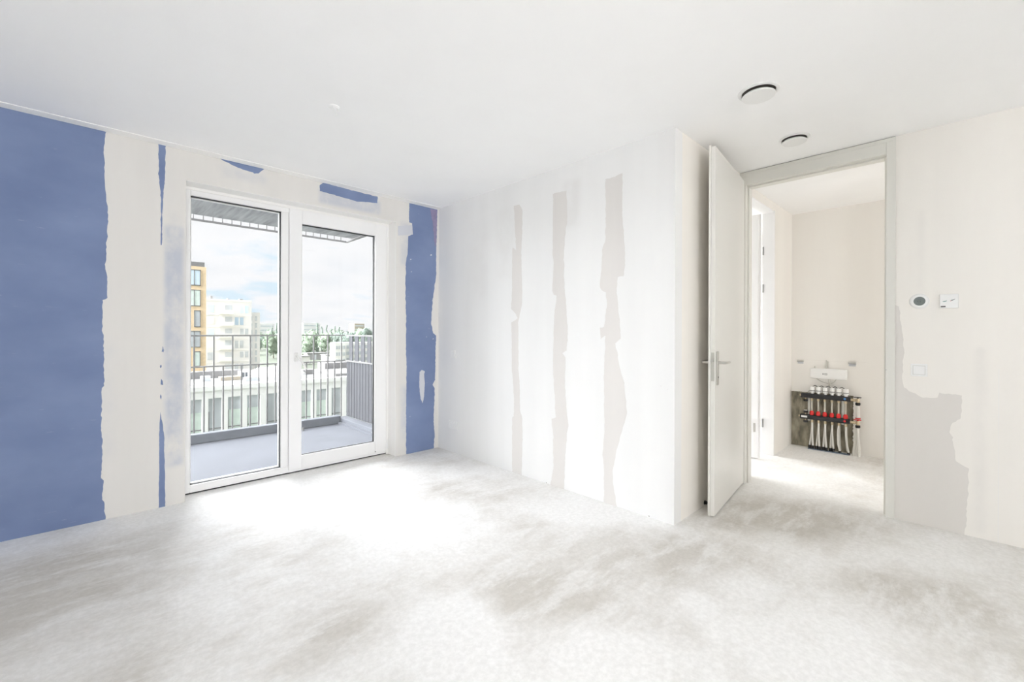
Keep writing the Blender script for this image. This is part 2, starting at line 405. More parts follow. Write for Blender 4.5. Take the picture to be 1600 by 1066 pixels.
FLOOR_DARK = (0.63, 0.602, 0.56); FLOOR_MID = (0.76, 0.742, 0.715); FLOOR_LIGHT = (0.895, 0.89, 0.882); FLOOR_SWEEP = (0.88, 0.875, 0.865)
PLASTER = (0.80, 0.785, 0.755)
BLUE = srgb(110, 128, 170)
M = {}
smear_blue = (0.50, 0.53, 0.60)
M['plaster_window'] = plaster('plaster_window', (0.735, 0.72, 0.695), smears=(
    (0, 0.385, 0.54, 0.25, 2.05, 0.05, smear_blue, 0.95),
    (0, 0.39, 0.47, 0.9, 1.9, 0.05, smear_blue, 0.7),
    (0, 0.40, 0.53, 1.85, 2.15, 0.10, smear_blue, 0.55),
    (0, 0.02, 0.20, 0.35, 1.25, 0.12, smear_blue, 0.25),
    (0, 1.46, 2.10, 2.38, 2.56, 0.05, smear_blue, 0.7),
    (0, 0.70, 1.10, 2.42, 2.58, 0.08, smear_blue, 0.35),
    (0, 2.26, 2.44, 1.90, 2.42, 0.08, smear_blue, 0.60),
    (0, 2.26, 2.44, 0.10, 0.75, 0.10, smear_blue, 0.65)))
smear_grey = (0.66, 0.64, 0.625)
M['plaster_main'] = plaster('plaster_main', (0.815, 0.815, 0.81), smears=(
    (1, 2.75, 3.10, 1.7, 2.45, 0.12, smear_grey, 0.22),
    (1, 2.05, 2.30, 2.05, 2.5, 0.08, smear_grey, 0.30),
    (1, 3.1, 3.5, 1.5, 2.4, 0.15, smear_grey, 0.15)), streak=0.02)
M['plaster_door'] = plaster('plaster_door', (0.86, 0.83, 0.785), smears=(
    (1, -0.12, -0.02, 0.0, 1.2, 0.05, smear_grey, 0.25),
    (1, 0.16, 0.24, 1.5, 2.1, 0.05, smear_grey, 0.20)), streak=0.02)
M['plaster_hall'] = plaster('plaster_hall', (0.84, 0.82, 0.785), streak=0.015)
M['plaster_bright'] = plaster('plaster_bright', (0.87, 0.865, 0.855), streak=0.01)
M['ceiling'] = mat('ceiling_plaster', (0.94, 0.94, 0.94), 0.85, var=0.01, scale=3, bump=0.12, bscale=140)
M['blue_board'] = board('blue_board', srgb(116, 131, 167), srgb(131, 146, 180))
M['red_paper'] = mat('red_paper', srgb(142, 134, 165), 0.8, var=0.12, scale=20)
M['grey_board'] = plaster('grey_board', srgb(220, 217, 214), streak=0.03)
M['grey_board_door'] = plaster('grey_board_door', srgb(222, 218, 213), streak=0.02)
M['filler'] = plaster('filler', srgb(204, 206, 212), streak=0.03)
M['trim_white'] = mat('trim_white', (0.88, 0.875, 0.86), 0.5)
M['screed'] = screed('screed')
M['frame_white'] = mat('frame_white', (0.87, 0.87, 0.875), 0.35)
M['gasket'] = mat('gasket', (0.03, 0.032, 0.035), 0.6)
M['glass'] = glass('window_glass')
M['door_white'] = mat('door_white', (0.78, 0.77, 0.735), 0.38, var=0.008, scale=3)
M['frame_cream'] = mat('frame_cream', (0.74, 0.73, 0.685), 0.4)
M['steel'] = mat('brushed_steel', (0.60, 0.59, 0.565), 0.34, metal=1.0)
M['steel_dull'] = mat('dull_steel', (0.60, 0.59, 0.55), 0.5, metal=0.8)
M['plastic_white'] = mat('plastic_white', (0.83, 0.83, 0.82), 0.35)
M['plastic_grey'] = mat('plastic_grey', (0.30, 0.30, 0.30), 0.4)
M['screen'] = mat('lcd_screen', (0.17, 0.195, 0.19), 0.25)
M['lcd_mark'] = mat('lcd_mark', (0.09, 0.11, 0.105), 0.3)
M['black'] = mat('black_plastic', (0.018, 0.018, 0.02), 0.45)
M['bar_black'] = mat('manifold_black', (0.02, 0.02, 0.024), 0.5, var=0.2, scale=30)
M['red'] = mat('red_plastic', srgb(214, 40, 40), 0.35)
M['blue_dot'] = mat('blue_plastic', srgb(60, 120, 180), 0.4)
M['brass'] = mat('nickel_brass', (0.62, 0.52, 0.36), 0.3, metal=0.9)
M['pipe_white'] = mat('pipe_white', (0.70, 0.69, 0.65), 0.45)
M['clear'] = mat('clear_tube', (0.50, 0.48, 0.42), 0.2)
M['concrete_bare'] = mat('bare_concrete', (0.27, 0.245, 0.185), 0.9, var=0.5, scale=13, stretch=(1, 1.6, 0.6), bump=0.6, bscale=40)
M['teal'] = mat('print_teal', (0.20, 0.33, 0.30), 0.5)
M['pinkred'] = mat('print_pink', (0.65, 0.25, 0.28), 0.5)
M['dark_gap'] = mat('dark_gap', (0.10, 0.09, 0.08), 0.9)

# ---------------------------------------------------------------- the room shell
YA, XB, YE, XC, XD, YH, H = 3.994, 2.761, 1.317, 3.953, 5.745, 1.365, 2.60
YOUT = 4.34
WX0, WX1, WZ1 = 0.53, 2.248, 2.37
ROOM_X0, ROOM_Y0 = -1.5, -2.3

def struct(name, bm, m, label, cat):
    return tag(obj(name, bm, m), label, cat, kind='structure')

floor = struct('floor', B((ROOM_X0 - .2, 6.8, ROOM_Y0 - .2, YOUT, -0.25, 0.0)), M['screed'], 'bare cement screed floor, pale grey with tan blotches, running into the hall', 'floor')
ceiling = struct('ceiling', B((ROOM_X0 - .2, 6.8, ROOM_Y0 - .2, YOUT, H, H + 0.25)), M['ceiling'], 'white plastered ceiling over the whole room and hall', 'ceiling')
wall_left = struct('wall_left', B((ROOM_X0, WX0, YA, YOUT, 0, H), (WX1, XB + .1, YA, YOUT, 0, H), (WX0, WX1, YA, YOUT, WZ1, H)),
                   M['plaster_window'], 'half plastered wall around the balcony window with bare blue board showing', 'wall')
wall_right = struct('wall_right', B((XB, XB + .1, YE, YA, 0, H)), M['plaster_main'], 'long white plastered wall with three grey vertical unpainted strips', 'wall')
wall_recess = struct('wall_recess', B((XB + .1, XC, YE, YE + .1, 0, H)), M['plaster_door'], 'short shaded return wall behind the open white door', 'wall')
wall_doorway = struct('wall_doorway', B((XC, XC + .1, ROOM_Y0, 0.33, 0, H), (XC, XC + .1, 0.33, 1.317, 2.593, H)), M['plaster_door'],
                      'cream plastered wall right of the doorway, carrying the thermostat and switch', 'wall')
RW0, RW1 = -1.2, 1.0
wall_behind = struct('wall_behind', B((ROOM_X0, RW0, ROOM_Y0 - .2, ROOM_Y0, 0, H), (RW1, 4.3, ROOM_Y0 - .2, ROOM_Y0, 0, H), (RW0, RW1, ROOM_Y0 - .2, ROOM_Y0, 0, .4), (RW0, RW1, ROOM_Y0 - .2, ROOM_Y0, 2.4, H),
                     (5.5, 6.8, ROOM_Y0 - .2, ROOM_Y0, 0, H), (4.3, 5.5, ROOM_Y0 - .2, ROOM_Y0, 0, .6), (4.3, 5.5, ROOM_Y0 - .2, ROOM_Y0, 2.4, H)), M['plaster_main'],
                     'white plastered wall behind the camera with a window added for fill light, and the end of the hall', 'wall')
wall_far_left = struct('wall_far_left', B((ROOM_X0 - .2, ROOM_X0, ROOM_Y0 - .2, -2.1, 0, H), (ROOM_X0 - .2, ROOM_X0, -.9, YOUT, 0, H), (ROOM_X0 - .2, ROOM_X0, -2.1, -.9, 0, .9), (ROOM_X0 - .2, ROOM_X0, -2.1, -.9, 2.3, H)), M['plaster_main'],
                       'white plastered side wall left of the view with a small window added for fill light', 'wall')
# hall
NY0, NY1, NZ = 0.80, 1.365, 0.612
wall_hall_back = struct('wall_hall_back', B((XD, XD + .008, ROOM_Y0, NY0, 0, H), (XD, XD + .008, NY0, NY1, NZ, H), (XD + .12, XD + .2, ROOM_Y0, YH + .1, 0, H)), M['plaster_hall'],
                        'cream plastered back wall of the hall above the heating pipes', 'wall')
bmn = bmesh.new(); box(bmn, XD + .008, XD + .12, ROOM_Y0, YH, 0, H)
obj('bare_concrete', bmn, M['concrete_bare'], wall_hall_back)['label'] = 'bare brown-grey concrete left unplastered behind the heating pipes'
bmn = bmesh.new()
random.seed(5)
for i in range(80):     # ragged plaster edge round the bare patch
    t = NY0 + (NY1 - NY0) * i / 80; w = (NY1 - NY0) / 80
    box(bmn, XD + .0005, XD + .009, t, t + w * 1.02, NZ - .004 - .008 * abs(noise.noise(Vector((t * 31, 1.3, 0)))) - .005 * abs(noise.noise(Vector((t * 90, 4.3, 0)))), NZ + .001)
for i in range(80):
    t = NZ * i / 80
    box(bmn, XD + .0005, XD + .009, NY0 - .001, NY0 + .002 + .012 * abs(noise.noise(Vector((t * 31, 7.3, 0)))), t, t + NZ / 80 * 1.02)
obj('plaster_edge', bmn, M['plaster_hall'], wall_hall_back)
OX0, OX1, OZ = 4.20, 5.07, 2.505
wall_hall_side = struct('wall_hall_side', B((XC + .1, OX0, YH, YH + .1, 0, H), (OX1, XD + .2, YH, YH + .1, 0, H), (OX0, OX1, YH, YH + .1, OZ, H), (XC, XC + .1, 1.317, YH + .1, 0, H)), M['plaster_hall'],
                        'cream hall wall with the doorway into the bright side room', 'wall')
wall_side_room = struct('wall_side_room', B((6.6, 6.8, YH + .1, YOUT, 0, H), (XB + .1, 3.5, YA, YOUT, 0, H), (6.1, 6.8, YA, YOUT, 0, H), (3.5, 6.1, YA, YOUT, 0, 0.95), (3.5, 6.1, YA, YOUT, 2.45, H),
                        (XD + .2, 6.8, YH, YH + .1, 0, H), (XD + .2, 6.8, ROOM_Y0, YH, 0, H)), M['plaster_bright'],
                        'white walls of the sunlit side room beyond the hall', 'wall')

# cornice strip where the window wall meets the ceiling
bm = bmesh.new()
prof = [(YA - .062, H), (YA - .062, H - .004), (YA - .030, H - .009), (YA - .006, H - .013), (YA, H - .013), (YA, H)]
for xa in (ROOM_X0, XB):
    for (y, z) in prof:
        bm.verts.new((xa, y, z))
bm.verts.ensure_lookup_table(); n = len(prof)
for i in range(n):
    j = (i + 1) % n
    bm.faces.new((bm.verts[i], bm.verts[j], bm.verts[n + j], bm.verts[n + i]))
bm.faces.new([bm.verts[i] for i in range(n)]); bm.faces.new([bm.verts[n + i] for i in range(n)])
struct('trim_1', bm, M['trim_white'], 'slim white cornice strip along the top of the window wall', 'trim')

# ---------------------------------------------------------------- bare patches and filler on the walls
def jag(poly, amp, step, seed, keep=()):
    """subdivide an outline and roughen it; points lying on the limits in keep stay straight"""
    out = []
    n = len(poly)
    for i in range(n):
        a = Vector(poly[i]); b = Vector(poly[(i + 1) % n])
        k = max(1, int((b - a).length / step))
        d = (b - a)
        nr = Vector((-d.y, d.x)); nr = nr / (nr.length + 1e-9)
        flat = any(abs(a[ax] - v) < 1e-4 and abs(b[ax] - v) < 1e-4 for ax, v in keep)
        for j in range(k):
            p = a + d * (j / k)
            if not flat and j > 0:
                w = noise.noise(Vector((p.x * 26 + seed, p.y * 26, seed * 1.7))) * amp + noise.noise(Vector((p.x * 90 + seed, p.y * 90, 3.1))) * amp * 0.6
                p = p + nr * w
            out.append((p.x, p.y))
    return out

def patch(name, poly, plane, c, m, parent, amp=0.004, step=0.014, thick=0.0012, seed=1.0, keep=(), label=None):
    """thin irregular sheet lying on a wall; plane 'y' -> coords (x,z) facing -y, plane 'x' -> coords (y,z) facing -x"""
    pts = jag(poly, amp, step, seed, keep)
    bm = bmesh.new()
    def P(a, b, d):
        return (a, c - d, b) if plane == 'y' else (c - d, a, b)
    top = [bm.verts.new(P(a, b, thick)) for a, b in pts]
    bot = [bm.verts.new(P(a, b, -0.0005)) for a, b in pts]
    for i in range(len(pts)):
        j = (i + 1) % len(pts)
        bm.faces.new((top[i], bot[i], bot[j], top[j]))
    for tri in tessellate_polygon([[Vector((a, b, 0)) for a, b in pts]]):
        try:
            bm.faces.new([top[i] for i in tri])
        except ValueError:
            pass
    o = obj(name, bm, m, parent)
    if label: o['label'] = label
    return o

K = ((1, 0.0), (1, 2.587), (0, -1.2))
patch('bare_board', BLUE_LEFT, 'y', YA, M['blue_board'], wall_left, keep=K, seed=1, amp=0.006, label='large bare blue plasterboard at the left')
patch('bare_board', BLUE_WEDGE_TOP, 'y', YA, M['blue_board'], wall_left, keep=K, seed=2, amp=0.004, label='thin blue wedge at the top')
patch('bare_board', BLUE_WEDGE_LOW, 'y', YA, M['blue_board'], wall_left, keep=K, seed=3, amp=0.003, label='thin blue wedge near the floor')
for i, q in enumerate(BLUE_CHIPS):
    patch('bare_board_chip', q, 'y', YA, M['blue_board'], wall_left, seed=4 + i, amp=0.003, step=0.006)
patch('bare_board', BLUE_HEAD_LEFT, 'y', YA, M['blue_board'], wall_left, keep=K, seed=8, amp=0.004, label='blue sliver above the fixed pane')
patch('bare_board', BLUE_HEAD_RIGHT, 'y', YA, M['blue_board'], wall_left, keep=K, seed=9, amp=0.005, label='blue patch above the glazed door')
patch('bare_board', BLUE_RIGHT, 'y', YA, M['blue_board'], wall_left, keep=K, seed=10, amp=0.006, label='tall blue strip beside the room corner')
patch('filler_spot', FILLER_SPOT, 'y', YA, M['filler'], wall_left, seed=11, amp=0.003, step=0.008, thick=0.002)
patch('tape_patch', TAPE, 'y', YA, M['filler'], wall_left, seed=13, amp=0.002, step=0.02, thick=0.0022)
patch('paper_smudge', RED_SMUDGE, 'y', YA, M['red_paper'], wall_left, seed=12, amp=0.008, step=0.01, thick=0.0018)
# chips of filler left along the blue strip and on the big blue board
random.seed(11)
bm_spots = []
for i in range(7):
    z = random.uniform(0.25, 2.3); x = random.choice((2.42, 2.60, 2.67)) + random.uniform(-.02, .02)
    w = random.uniform(0.006, 0.022); h = random.uniform(0.006, 0.02)
    patch('filler_spot', [(x, z), (x + w, z + h * .3), (x + w * .8, z + h), (x + w * .1, z + h * .7)], 'y', YA, M['filler'], wall_left, seed=20 + i, amp=0.003, step=0.004, thick=0.002)
for i, q in enumerate(GREY_STRIPS):
    patch('grey_strip', q, 'x', XB, M['grey_board'], wall_right, keep=((1, 0.0),), seed=30 + i, amp=0.006, thick=0.0006)
patch('grey_patch', GREY_PATCH, 'x', XC, M['grey_board_door'], wall_doorway, keep=((1, 0.0), (0, .328)), seed=40, amp=0.008, thick=0.0006)
# board seam near the right edge and scuffed plaster foot
bm = bmesh.new(); box(bm, XC - .0004, XC + .001, -0.146, -0.1445, 0.0, 1.05)
obj('board_seam', bm, M['plaster_main'], wall_doorway)
bm = bmesh.new(); box(bm, XB - .0008, XB + .01, YE + .001, YE + .012, 0, H)
obj('corner_bead', bm, M['plaster_main'], wall_right)
random.seed(3)
for y, z, w in ((1.49, 0.004, 0.012), (2.42, 0.002, 0.010), (1.405, 0.90, 0.012), (1.36, 0.88, 0.010)):
    patch('plaster_chip', [(y, z), (y + w, z + .001), (y + w * .8, z + w * .5), (y + w * .2, z + w * .4)], 'x', XB, M['concrete_bare'] if z < .1 else M['grey_board'], wall_right, seed=y, amp=0.002, step=0.005, thick=0.0008)

# ---------------------------------------------------------------- balcony window (fixed light + glazed door)
win = thing('window_1', 'tall white framed balcony window with a fixed pane and a glazed door', 'window', ((WX0 + WX1) / 2, 4.15, 0), kind='structure')
FY0, FY1 = 4.15, 4.22
obj('window_frame', B((WX0, .58, FY0, FY1, .012, WZ1), (2.205, WX1, FY0, FY1, .012, WZ1), (.58, 2.205, FY0, FY1, 2.306, WZ1), (.58, 2.205, FY0, FY1, .012, .068),
                      (1.226, 1.284, FY0, FY1, .068, 2.306), bev=.003), M['frame_white'], win)
obj('frame_bead', B((WX0, WX1, FY0 - .012, FY0, 2.345, WZ1), (2.222, WX1, FY0 - .012, FY0, 0.0, 2.345), bev=.002), M['trim_white'], win)
obj('lit_reveal_skin', B((WX1 - .003, WX1, YA + .0005, FY0 - .013, 0.001, WZ1 - .001), (WX0 + .001, WX1 - .003, YA + .0005, FY0 - .013, WZ1 - .003, WZ1 - .0002)), M['trim_white'], win)  # added white skin; daylight on the reveal put into its colour
obj('bottom_seal', B((WX0, WX1, FY0 + .012, FY1 - .01, 0, .012)), M['gasket'], win)
def glazing(parent, x0, x1, z0, z1, yc, name):
    pane = obj(name, B((x0, x1, yc - .003, yc + .003, z0, z1)), M['glass'], parent)
    g = .006
    obj('gasket', B((x0, x1, yc - .010, yc + .010, z1 - g, z1), (x0, x1, yc - .010, yc + .010, z0, z0 + g * .4), (x0, x0 + g * .4, yc - .01, yc + .01, z0, z1), (x1 - g, x1, yc - .01, yc + .01, z0, z1)), M['gasket'], pane)
    obj('glazing_bead', B((x0, x1, yc + .012, yc + .035, z1 - .012, z1), (x0, x1, yc + .012, yc + .035, z0, z0 + .010), (x0, x0 + .010, yc + .012, yc + .035, z0, z1), (x1 - .010, x1, yc + .012, yc + .035, z0, z1)), M['frame_white'], pane)
    return pane
glazing(win, .58, 1.226, .068, 2.306, 4.180, 'fixed_pane')
SY0, SY1 = 4.132, 4.202
sash = obj('sash', B((1.286, 1.392, SY0, SY1, .034, 2.345), (2.095, 2.218, SY0, SY1, .034, 2.345), (1.392, 2.095, SY0, SY1, 2.225, 2.345), (1.392, 2.095, SY0, SY1, .034, .147), bev=.004), M['frame_white'], win)
pane = obj('pane', B((1.392, 2.095, 4.172, 4.178, .147, 2.225)), M['glass'], sash)
obj('gasket', B((1.392, 2.095, 4.160, 4.185, 2.218, 2.225), (1.392, 2.095, 4.160, 4.185, .147, .150), (1.392, 1.394, 4.16, 4.185, .147, 2.225), (2.089, 2.095, 4.16, 4.185, .147, 2.225)), M['gasket'], sash)
obj('weather_bar', B((1.286, 2.218, SY0 + .012, SY1, .014, .034)), M['frame_white'], sash)
for z in (.06, 2.235):
    bm = bmesh.new(); cyl(bm, (2.226, SY0 + .004, z), (2.226, SY0 + .004, z + .095), .010, seg=14); cyl(bm, (2.226, SY0 + .004, z + .040), (2.226, SY0 + .004, z + .048), .0115, seg=14)
    obj('hinge', bm, M['frame_white'], sash, True)
bm = bmesh.new(); cyl(bm, (2.10, SY0 - .002, .05), (2.10, SY0 + .01, .05), .006, seg=10); obj('drain_plug', bm, M['plastic_grey'], sash, True)
# lever handle, lever pointing down to the right
hx, hz = 1.342, 1.035
bm = bmesh.new(); box(bm, hx - .016, hx + .016, SY0 - .010, SY0, hz - .045, hz + .035, bev=.005, seg=2); cyl(bm, (hx, SY0 - .048, hz), (hx, SY0, hz), .009, seg=14)
hp = obj('handle_base', bm, M['plastic_white'], sash, True)
bm = bmesh.new(); tube(bm, smooth_path([(hx - .004, SY0 - .048, hz + .004), (hx + .016, SY0 - .052, hz - .018), (hx + .045, SY0 - .050, hz - .062), (hx + .070, SY0 - .048, hz - .112)], 5), .0085, 10)
obj('lever', bm, M['plastic_white'], hp, True)

# unseen windows added to brighten room and hall, then the side room window
w2 = thing('added_window_rear', 'wide white framed window added for fill light in the wall behind the camera', 'window', (-.1, ROOM_Y0 - .1, .4), kind='structure')
Y2 = ROOM_Y0
obj('window_frame', B((RW0, RW0 + .06, Y2 - .13, Y2 - .06, .4, 2.4), (RW1 - .06, RW1, Y2 - .13, Y2 - .06, .4, 2.4), (RW0 + .06, RW1 - .06, Y2 - .13, Y2 - .06, .4, .46), (RW0 + .06, RW1 - .06, Y2 - .13, Y2 - .06, 2.34, 2.4), (-.13, -.07, Y2 - .13, Y2 - .06, .46, 2.34)), M['frame_white'], w2)  # frame of the added rear window
for a, b in ((RW0 + .06, -.13), (-.07, RW1 - .06)):
    obj('pane', B((a, b, Y2 - .10, Y2 - .094, .46, 2.34)), M['glass'], w2)  # panes of the added rear window
w5 = thing('added_window_left', 'small white framed window added for fill light in the side wall left of the camera', 'window', (ROOM_X0 - .1, -1.5, .9), kind='structure')  # unseen opening added so the sun brightens the doorway wall
X2 = ROOM_X0
obj('window_frame', B((X2 - .13, X2 - .06, -2.1, -2.05, .9, 2.3), (X2 - .13, X2 - .06, -.95, -.9, .9, 2.3), (X2 - .13, X2 - .06, -2.05, -.95, .9, .95), (X2 - .13, X2 - .06, -2.05, -.95, 2.25, 2.3)), M['frame_white'], w5)  # frame of the added left window
obj('pane', B((X2 - .10, X2 - .094, -2.05, -.95, .95, 2.25)), M['glass'], w5)  # pane of the added left window
w4 = thing('added_window_hall', 'white framed window added for fill light at the far end of the hall', 'window', (4.9, ROOM_Y0 - .1, .6), kind='structure')  # unseen window added to lift the light in the hall
obj('window_frame', B((4.3, 4.36, ROOM_Y0 - .13, ROOM_Y0 - .06, .6, 2.4), (5.44, 5.5, ROOM_Y0 - .13, ROOM_Y0 - .06, .6, 2.4), (4.36, 5.44, ROOM_Y0 - .13, ROOM_Y0 - .06, .6, .66), (4.36, 5.44, ROOM_Y0 - .13, ROOM_Y0 - .06, 2.34, 2.4)), M['frame_white'], w4)  # frame of the added hall window
obj('pane', B((4.36, 5.44, ROOM_Y0 - .10, ROOM_Y0 - .094, .66, 2.34)), M['glass'], w4)  # pane of the added hall window
w3 = thing('window_3', 'white framed window lighting the side room beyond the hall', 'window', (4.8, 4.17, .95), kind='structure')
obj('window_frame', B((3.5, 3.56, 4.15, 4.22, .95, 2.45), (6.04, 6.1, 4.15, 4.22, .95, 2.45), (3.56, 6.04, 4.15, 4.22, .95, 1.01), (3.56, 6.04, 4.15, 4.22, 2.39, 2.45), (4.77, 4.83, 4.15, 4.22, 1.01, 2.39)), M['frame_white'], w3)
for a, b in ((3.56, 4.77), (4.83, 6.04)):
    obj('pane', B((a, b, 4.182, 4.188, 1.01, 2.39)), M['glass'], w3)

# ---------------------------------------------------------------- door into the hall
d1 = thing('door_1', 'white interior door standing wide open beside the hall doorway', 'door', (3.95, 1.29, 0), kind='structure')
bm = B((3.943, 4.062, .33, .377, 0, 2.593), (3.943, 4.062, 1.271, 1.317, 0, 2.593), (3.943, 4.062, .377, 1.271, 2.490, 2.593), bev=.002)
fr1 = obj('door_frame', bm, M['frame_cream'], d1)
obj('frame_stop', B((3.992, 4.062, .377, .389, 0, 2.478), (3.992, 4.062, 1.259, 1.271, 0, 2.478), (3.992, 4.062, .377, 1.271, 2.478, 2.490), bev=.002), M['frame_cream'], fr1)
obj('frame_lip', B((3.939, 3.944, .327, .342, 0, 2.596), (3.939, 3.944, .342, 1.317, 2.572, 2.596)), M['frame_cream'], fr1)
obj('head_gap', B((3.945, 4.05, .33, 1.317, 2.5965, 2.5995)), M['dark_gap'], fr1)
bm = bmesh.new(); cyl(bm, (3.942, .374, 1.01), (3.946, .374, 1.01), .004, seg=8); box(bm, 3.97, 3.992, .3765, .379, .96, 1.12)
obj('strike_plate', bm, M['steel'], fr1)
hinge = Vector((3.950, 1.283, 0)); dd = Vector((-.9931, -.1168, 0)).normalized(); nn = Vector((dd.y * -1, dd.x, 0))
nn = Vector((0.1168, -.9931, 0)).normalized()
MT = Matrix(((dd.x, nn.x, 0, hinge.x), (dd.y, nn.y, 0, hinge.y), (0, 0, 1, 0), (0, 0, 0, 1)))     # local: x along leaf, y outward towards the hall side, z up
def lbox(bm, *b, bev=0.0, seg=1):
    box(bm, *b, bev=bev, rot=MT, seg=seg)
def LP(x, y, z):
    return MT @ Vector((x, y, z))
LW, LH = .905, 2.528
bm = bmesh.new(); lbox(bm, .004, LW - .012, -.026, 0, .012, LH, bev=.0015); lbox(bm, .004, LW, -.040, -.0262, .012, LH + .010, bev=.0025, seg=2)
leaf = obj('door_leaf', bm, M['door_white'], d1)
zh = 1.055
bm = bmesh.new(); lbox(bm, LW - .0125, LW - .0105, -.0235, -.003, .93, 1.125, bev=.0008); obj('lock_plate', bm, M['steel_dull'], leaf)
bm = bmesh.new(); lbox(bm, LW - .011, LW + .002, -.019, -.007, zh + .005, zh + .032, bev=.002); obj('latch', bm, M['steel'], leaf)
for side in (1, -1):
    y0 = 0.0 if side == 1 else -.040
    s = side
    bm = bmesh.new(); a, b = sorted((y0, y0 + s * .009)); lbox(bm, LW - .085, LW - .045, a, b, .900, 1.132, bev=.003, seg=2)
    pl = obj('handle_plate', bm, M['steel'], leaf, True)
    bm = bmesh.new()
    cyl(bm, LP(LW - .065, y0 + s * .008, zh), LP(LW - .065, y0 + s * .028, zh), .011, .0095, 18)
    tube(bm, [p for p in smooth_path([LP(LW - .065, y0 + s * .012, zh), LP(LW - .066, y0 + s * .045, zh), LP(LW - .085, y0 + s * .055, zh), LP(LW - .14, y0 + s * .056, zh), LP(LW - .185, y0 + s * .053, zh)], 5)], .0092, 12)
    obj('lever', bm, M['steel'], pl, True)
    bm = bmesh.new(); cyl(bm, LP(LW - .065, y0 + s * .0085, .955), LP(LW - .065, y0 + s * .0105, .955), .006, seg=12); obj('keyhole', bm, M['black'], pl)
for z in (.22, 1.05, 1.9, 2.3):
    bm = bmesh.new(); cyl(bm, (3.938, 1.300, z), (3.938, 1.300, z + .09), .007, seg=12); obj('hinge', bm, M['steel'], leaf, True)
bm = bmesh.new(); cyl(bm, (3.245, 1.317, .022), (3.245, 1.300, .022), .010, .012, 16); cyl(bm, (3.245, 1.317, .022), (3.245, 1.314, .022), .016, seg=16)
tag(obj('gap_stub', bm, M['black'], None, True), 'small dark stub standing for a dark gap low on the return wall behind the open door', 'dark stub')  # dark round stub added where the wall base shows a dark gap

# ---------------------------------------------------------------- door in the hall side wall
d2 = thing('door_2', 'white door standing open inside the sunlit side room', 'door', (4.82, 1.47, 0), kind='structure')
fr2 = obj('door_frame', B((OX1 - .004, OX1 + .002, YH - .006, YH + .106, 0, OZ), (OX0 - .002, OX0 + .004, YH - .006, YH + .106, 0, OZ), (OX0, OX1, YH - .006, YH + .106, OZ - .004, OZ + .002),
                          (OX1 + .002, OX1 + .014, YH - .006, YH, 0, OZ + .012)), M['frame_white'], d2)
for z in (.28, 1.68, 2.07):
    bm = bmesh.new(); cyl(bm, (OX1 - .010, YH + .096, z), (OX1 - .010, YH + .096, z + .085), .007, seg=12); obj('hinge', bm, M['plastic_grey'], fr2, True)
bm = bmesh.new(); box(bm, 4.80, 4.838, 1.43, 2.30, .012, 2.44, bev=.002); box(bm, 4.838, 4.850, 1.418, 2.30, .012, 2.45, bev=.002)
lf2 = obj('door_leaf', bm, M['frame_white'], d2)
bm = bmesh.new(); box(bm, 4.797, 4.80, 1.45, 1.47, .27, .36, bev=.001); obj('hinge_plate', bm, M['steel'], lf2)

# ---------------------------------------------------------------- ceiling fittings
def vent(cx, cy, r, label):
    t = thing('ceiling_vent', label, 'vent', (cx, cy, H), group='round ceiling air valves')
    bm = bmesh.new(); lathe(bm, [(r * 1.18, 0), (r * 1.17, -.004), (r * 1.05, -.008), (r * .96, -.006), (r * .93, 0.0)], (cx, cy, H), (0, 0, 1), 40)
    obj('rim', bm, M['plastic_white'], t, True)
    bm = bmesh.new(); lathe(bm, [(r * .93, -.0005), (0, -.0005)], (cx, cy, H), (0, 0, 1), 40); obj('duct_opening', bm, M['dark_gap'], t)
    bm = bmesh.new(); lathe(bm, [(0, -.012), (r * .80, -.012), (r * .93, -.020), (r * .95, -.025), (r * .92, -.029), (0, -.031)], (cx, cy, H), (0, 0, 1), 40)
    obj('disc', bm, M['plastic_white'], t, True)
    bm = bmesh.new(); cyl(bm, (cx, cy, H), (cx, cy, H - .014), .008, seg=10); obj('spindle', bm, M['plastic_white'], t, True)
    return t
vent(2.68, .800, .088, 'larger nearer round white air valve in the ceiling')
vent(3.50, .820, .078, 'smaller round white air valve in the ceiling above the doorway')
t = thing('ceiling_wire', 'thin white lamp wires hanging from a ceiling outlet', 'wire', (1.078, 2.606, H))
bm = bmesh.new(); lathe(bm, [(.030, 0), (.030, -.003), (.026, -.005), (.0, -.005)], (1.06, 2.62, H), (0, 0, 1), 24); obj('outlet_cover', bm, M['ceiling'], t, True)
for dx, l in ((0, .055), (.008, .03), (-.012, .02)):
    bm = bmesh.new(); tube(bm, smooth_path([(1.065 + dx, 2.615, H - .004), (1.07 + dx * 1.5, 2.61, H - l * .5), (1.072 + dx * 1.6, 2.608, H - l)], 4), .0016, 6); obj('wire', bm, M['plastic_white'], t)

# ---------------------------------------------------------------- things on the walls
# round thermostat
t = thing('thermostat', 'round white thermostat with a grey display on the wall right of the doorway', 'thermostat', (XC, .208, 1.472))
bm = bmesh.new(); lathe(bm, [(.0, 0), (.050, 0), (.050, .004), (.046, .008), (.045, .020), (.040, .025), (.030, .026), (.0, .026)], (XC, .208, 1.472), (-1, 0, 0), 40); obj('case', bm, M['plastic_white'], t, True)
bm = bmesh.new(); lathe(bm, [(.029, .024), (.029, .0268), (.0, .0270)], (XC, .206, 1.472), (-1, 0, 0), 32); sc = obj('display', bm, M['screen'], t, True)
bm = bmesh.new()
for y, z, w, h in ((.206, 1.480, .020, .003), (.214, 1.470, .007, .010), (.202, 1.470, .007, .010), (.206, 1.460, .016, .002)):
    box(bm, XC - .0275, XC - .0268, y - w / 2, y + w / 2, z - h / 2, z + h / 2)
obj('display_digits', bm, M['lcd_mark'], sc)
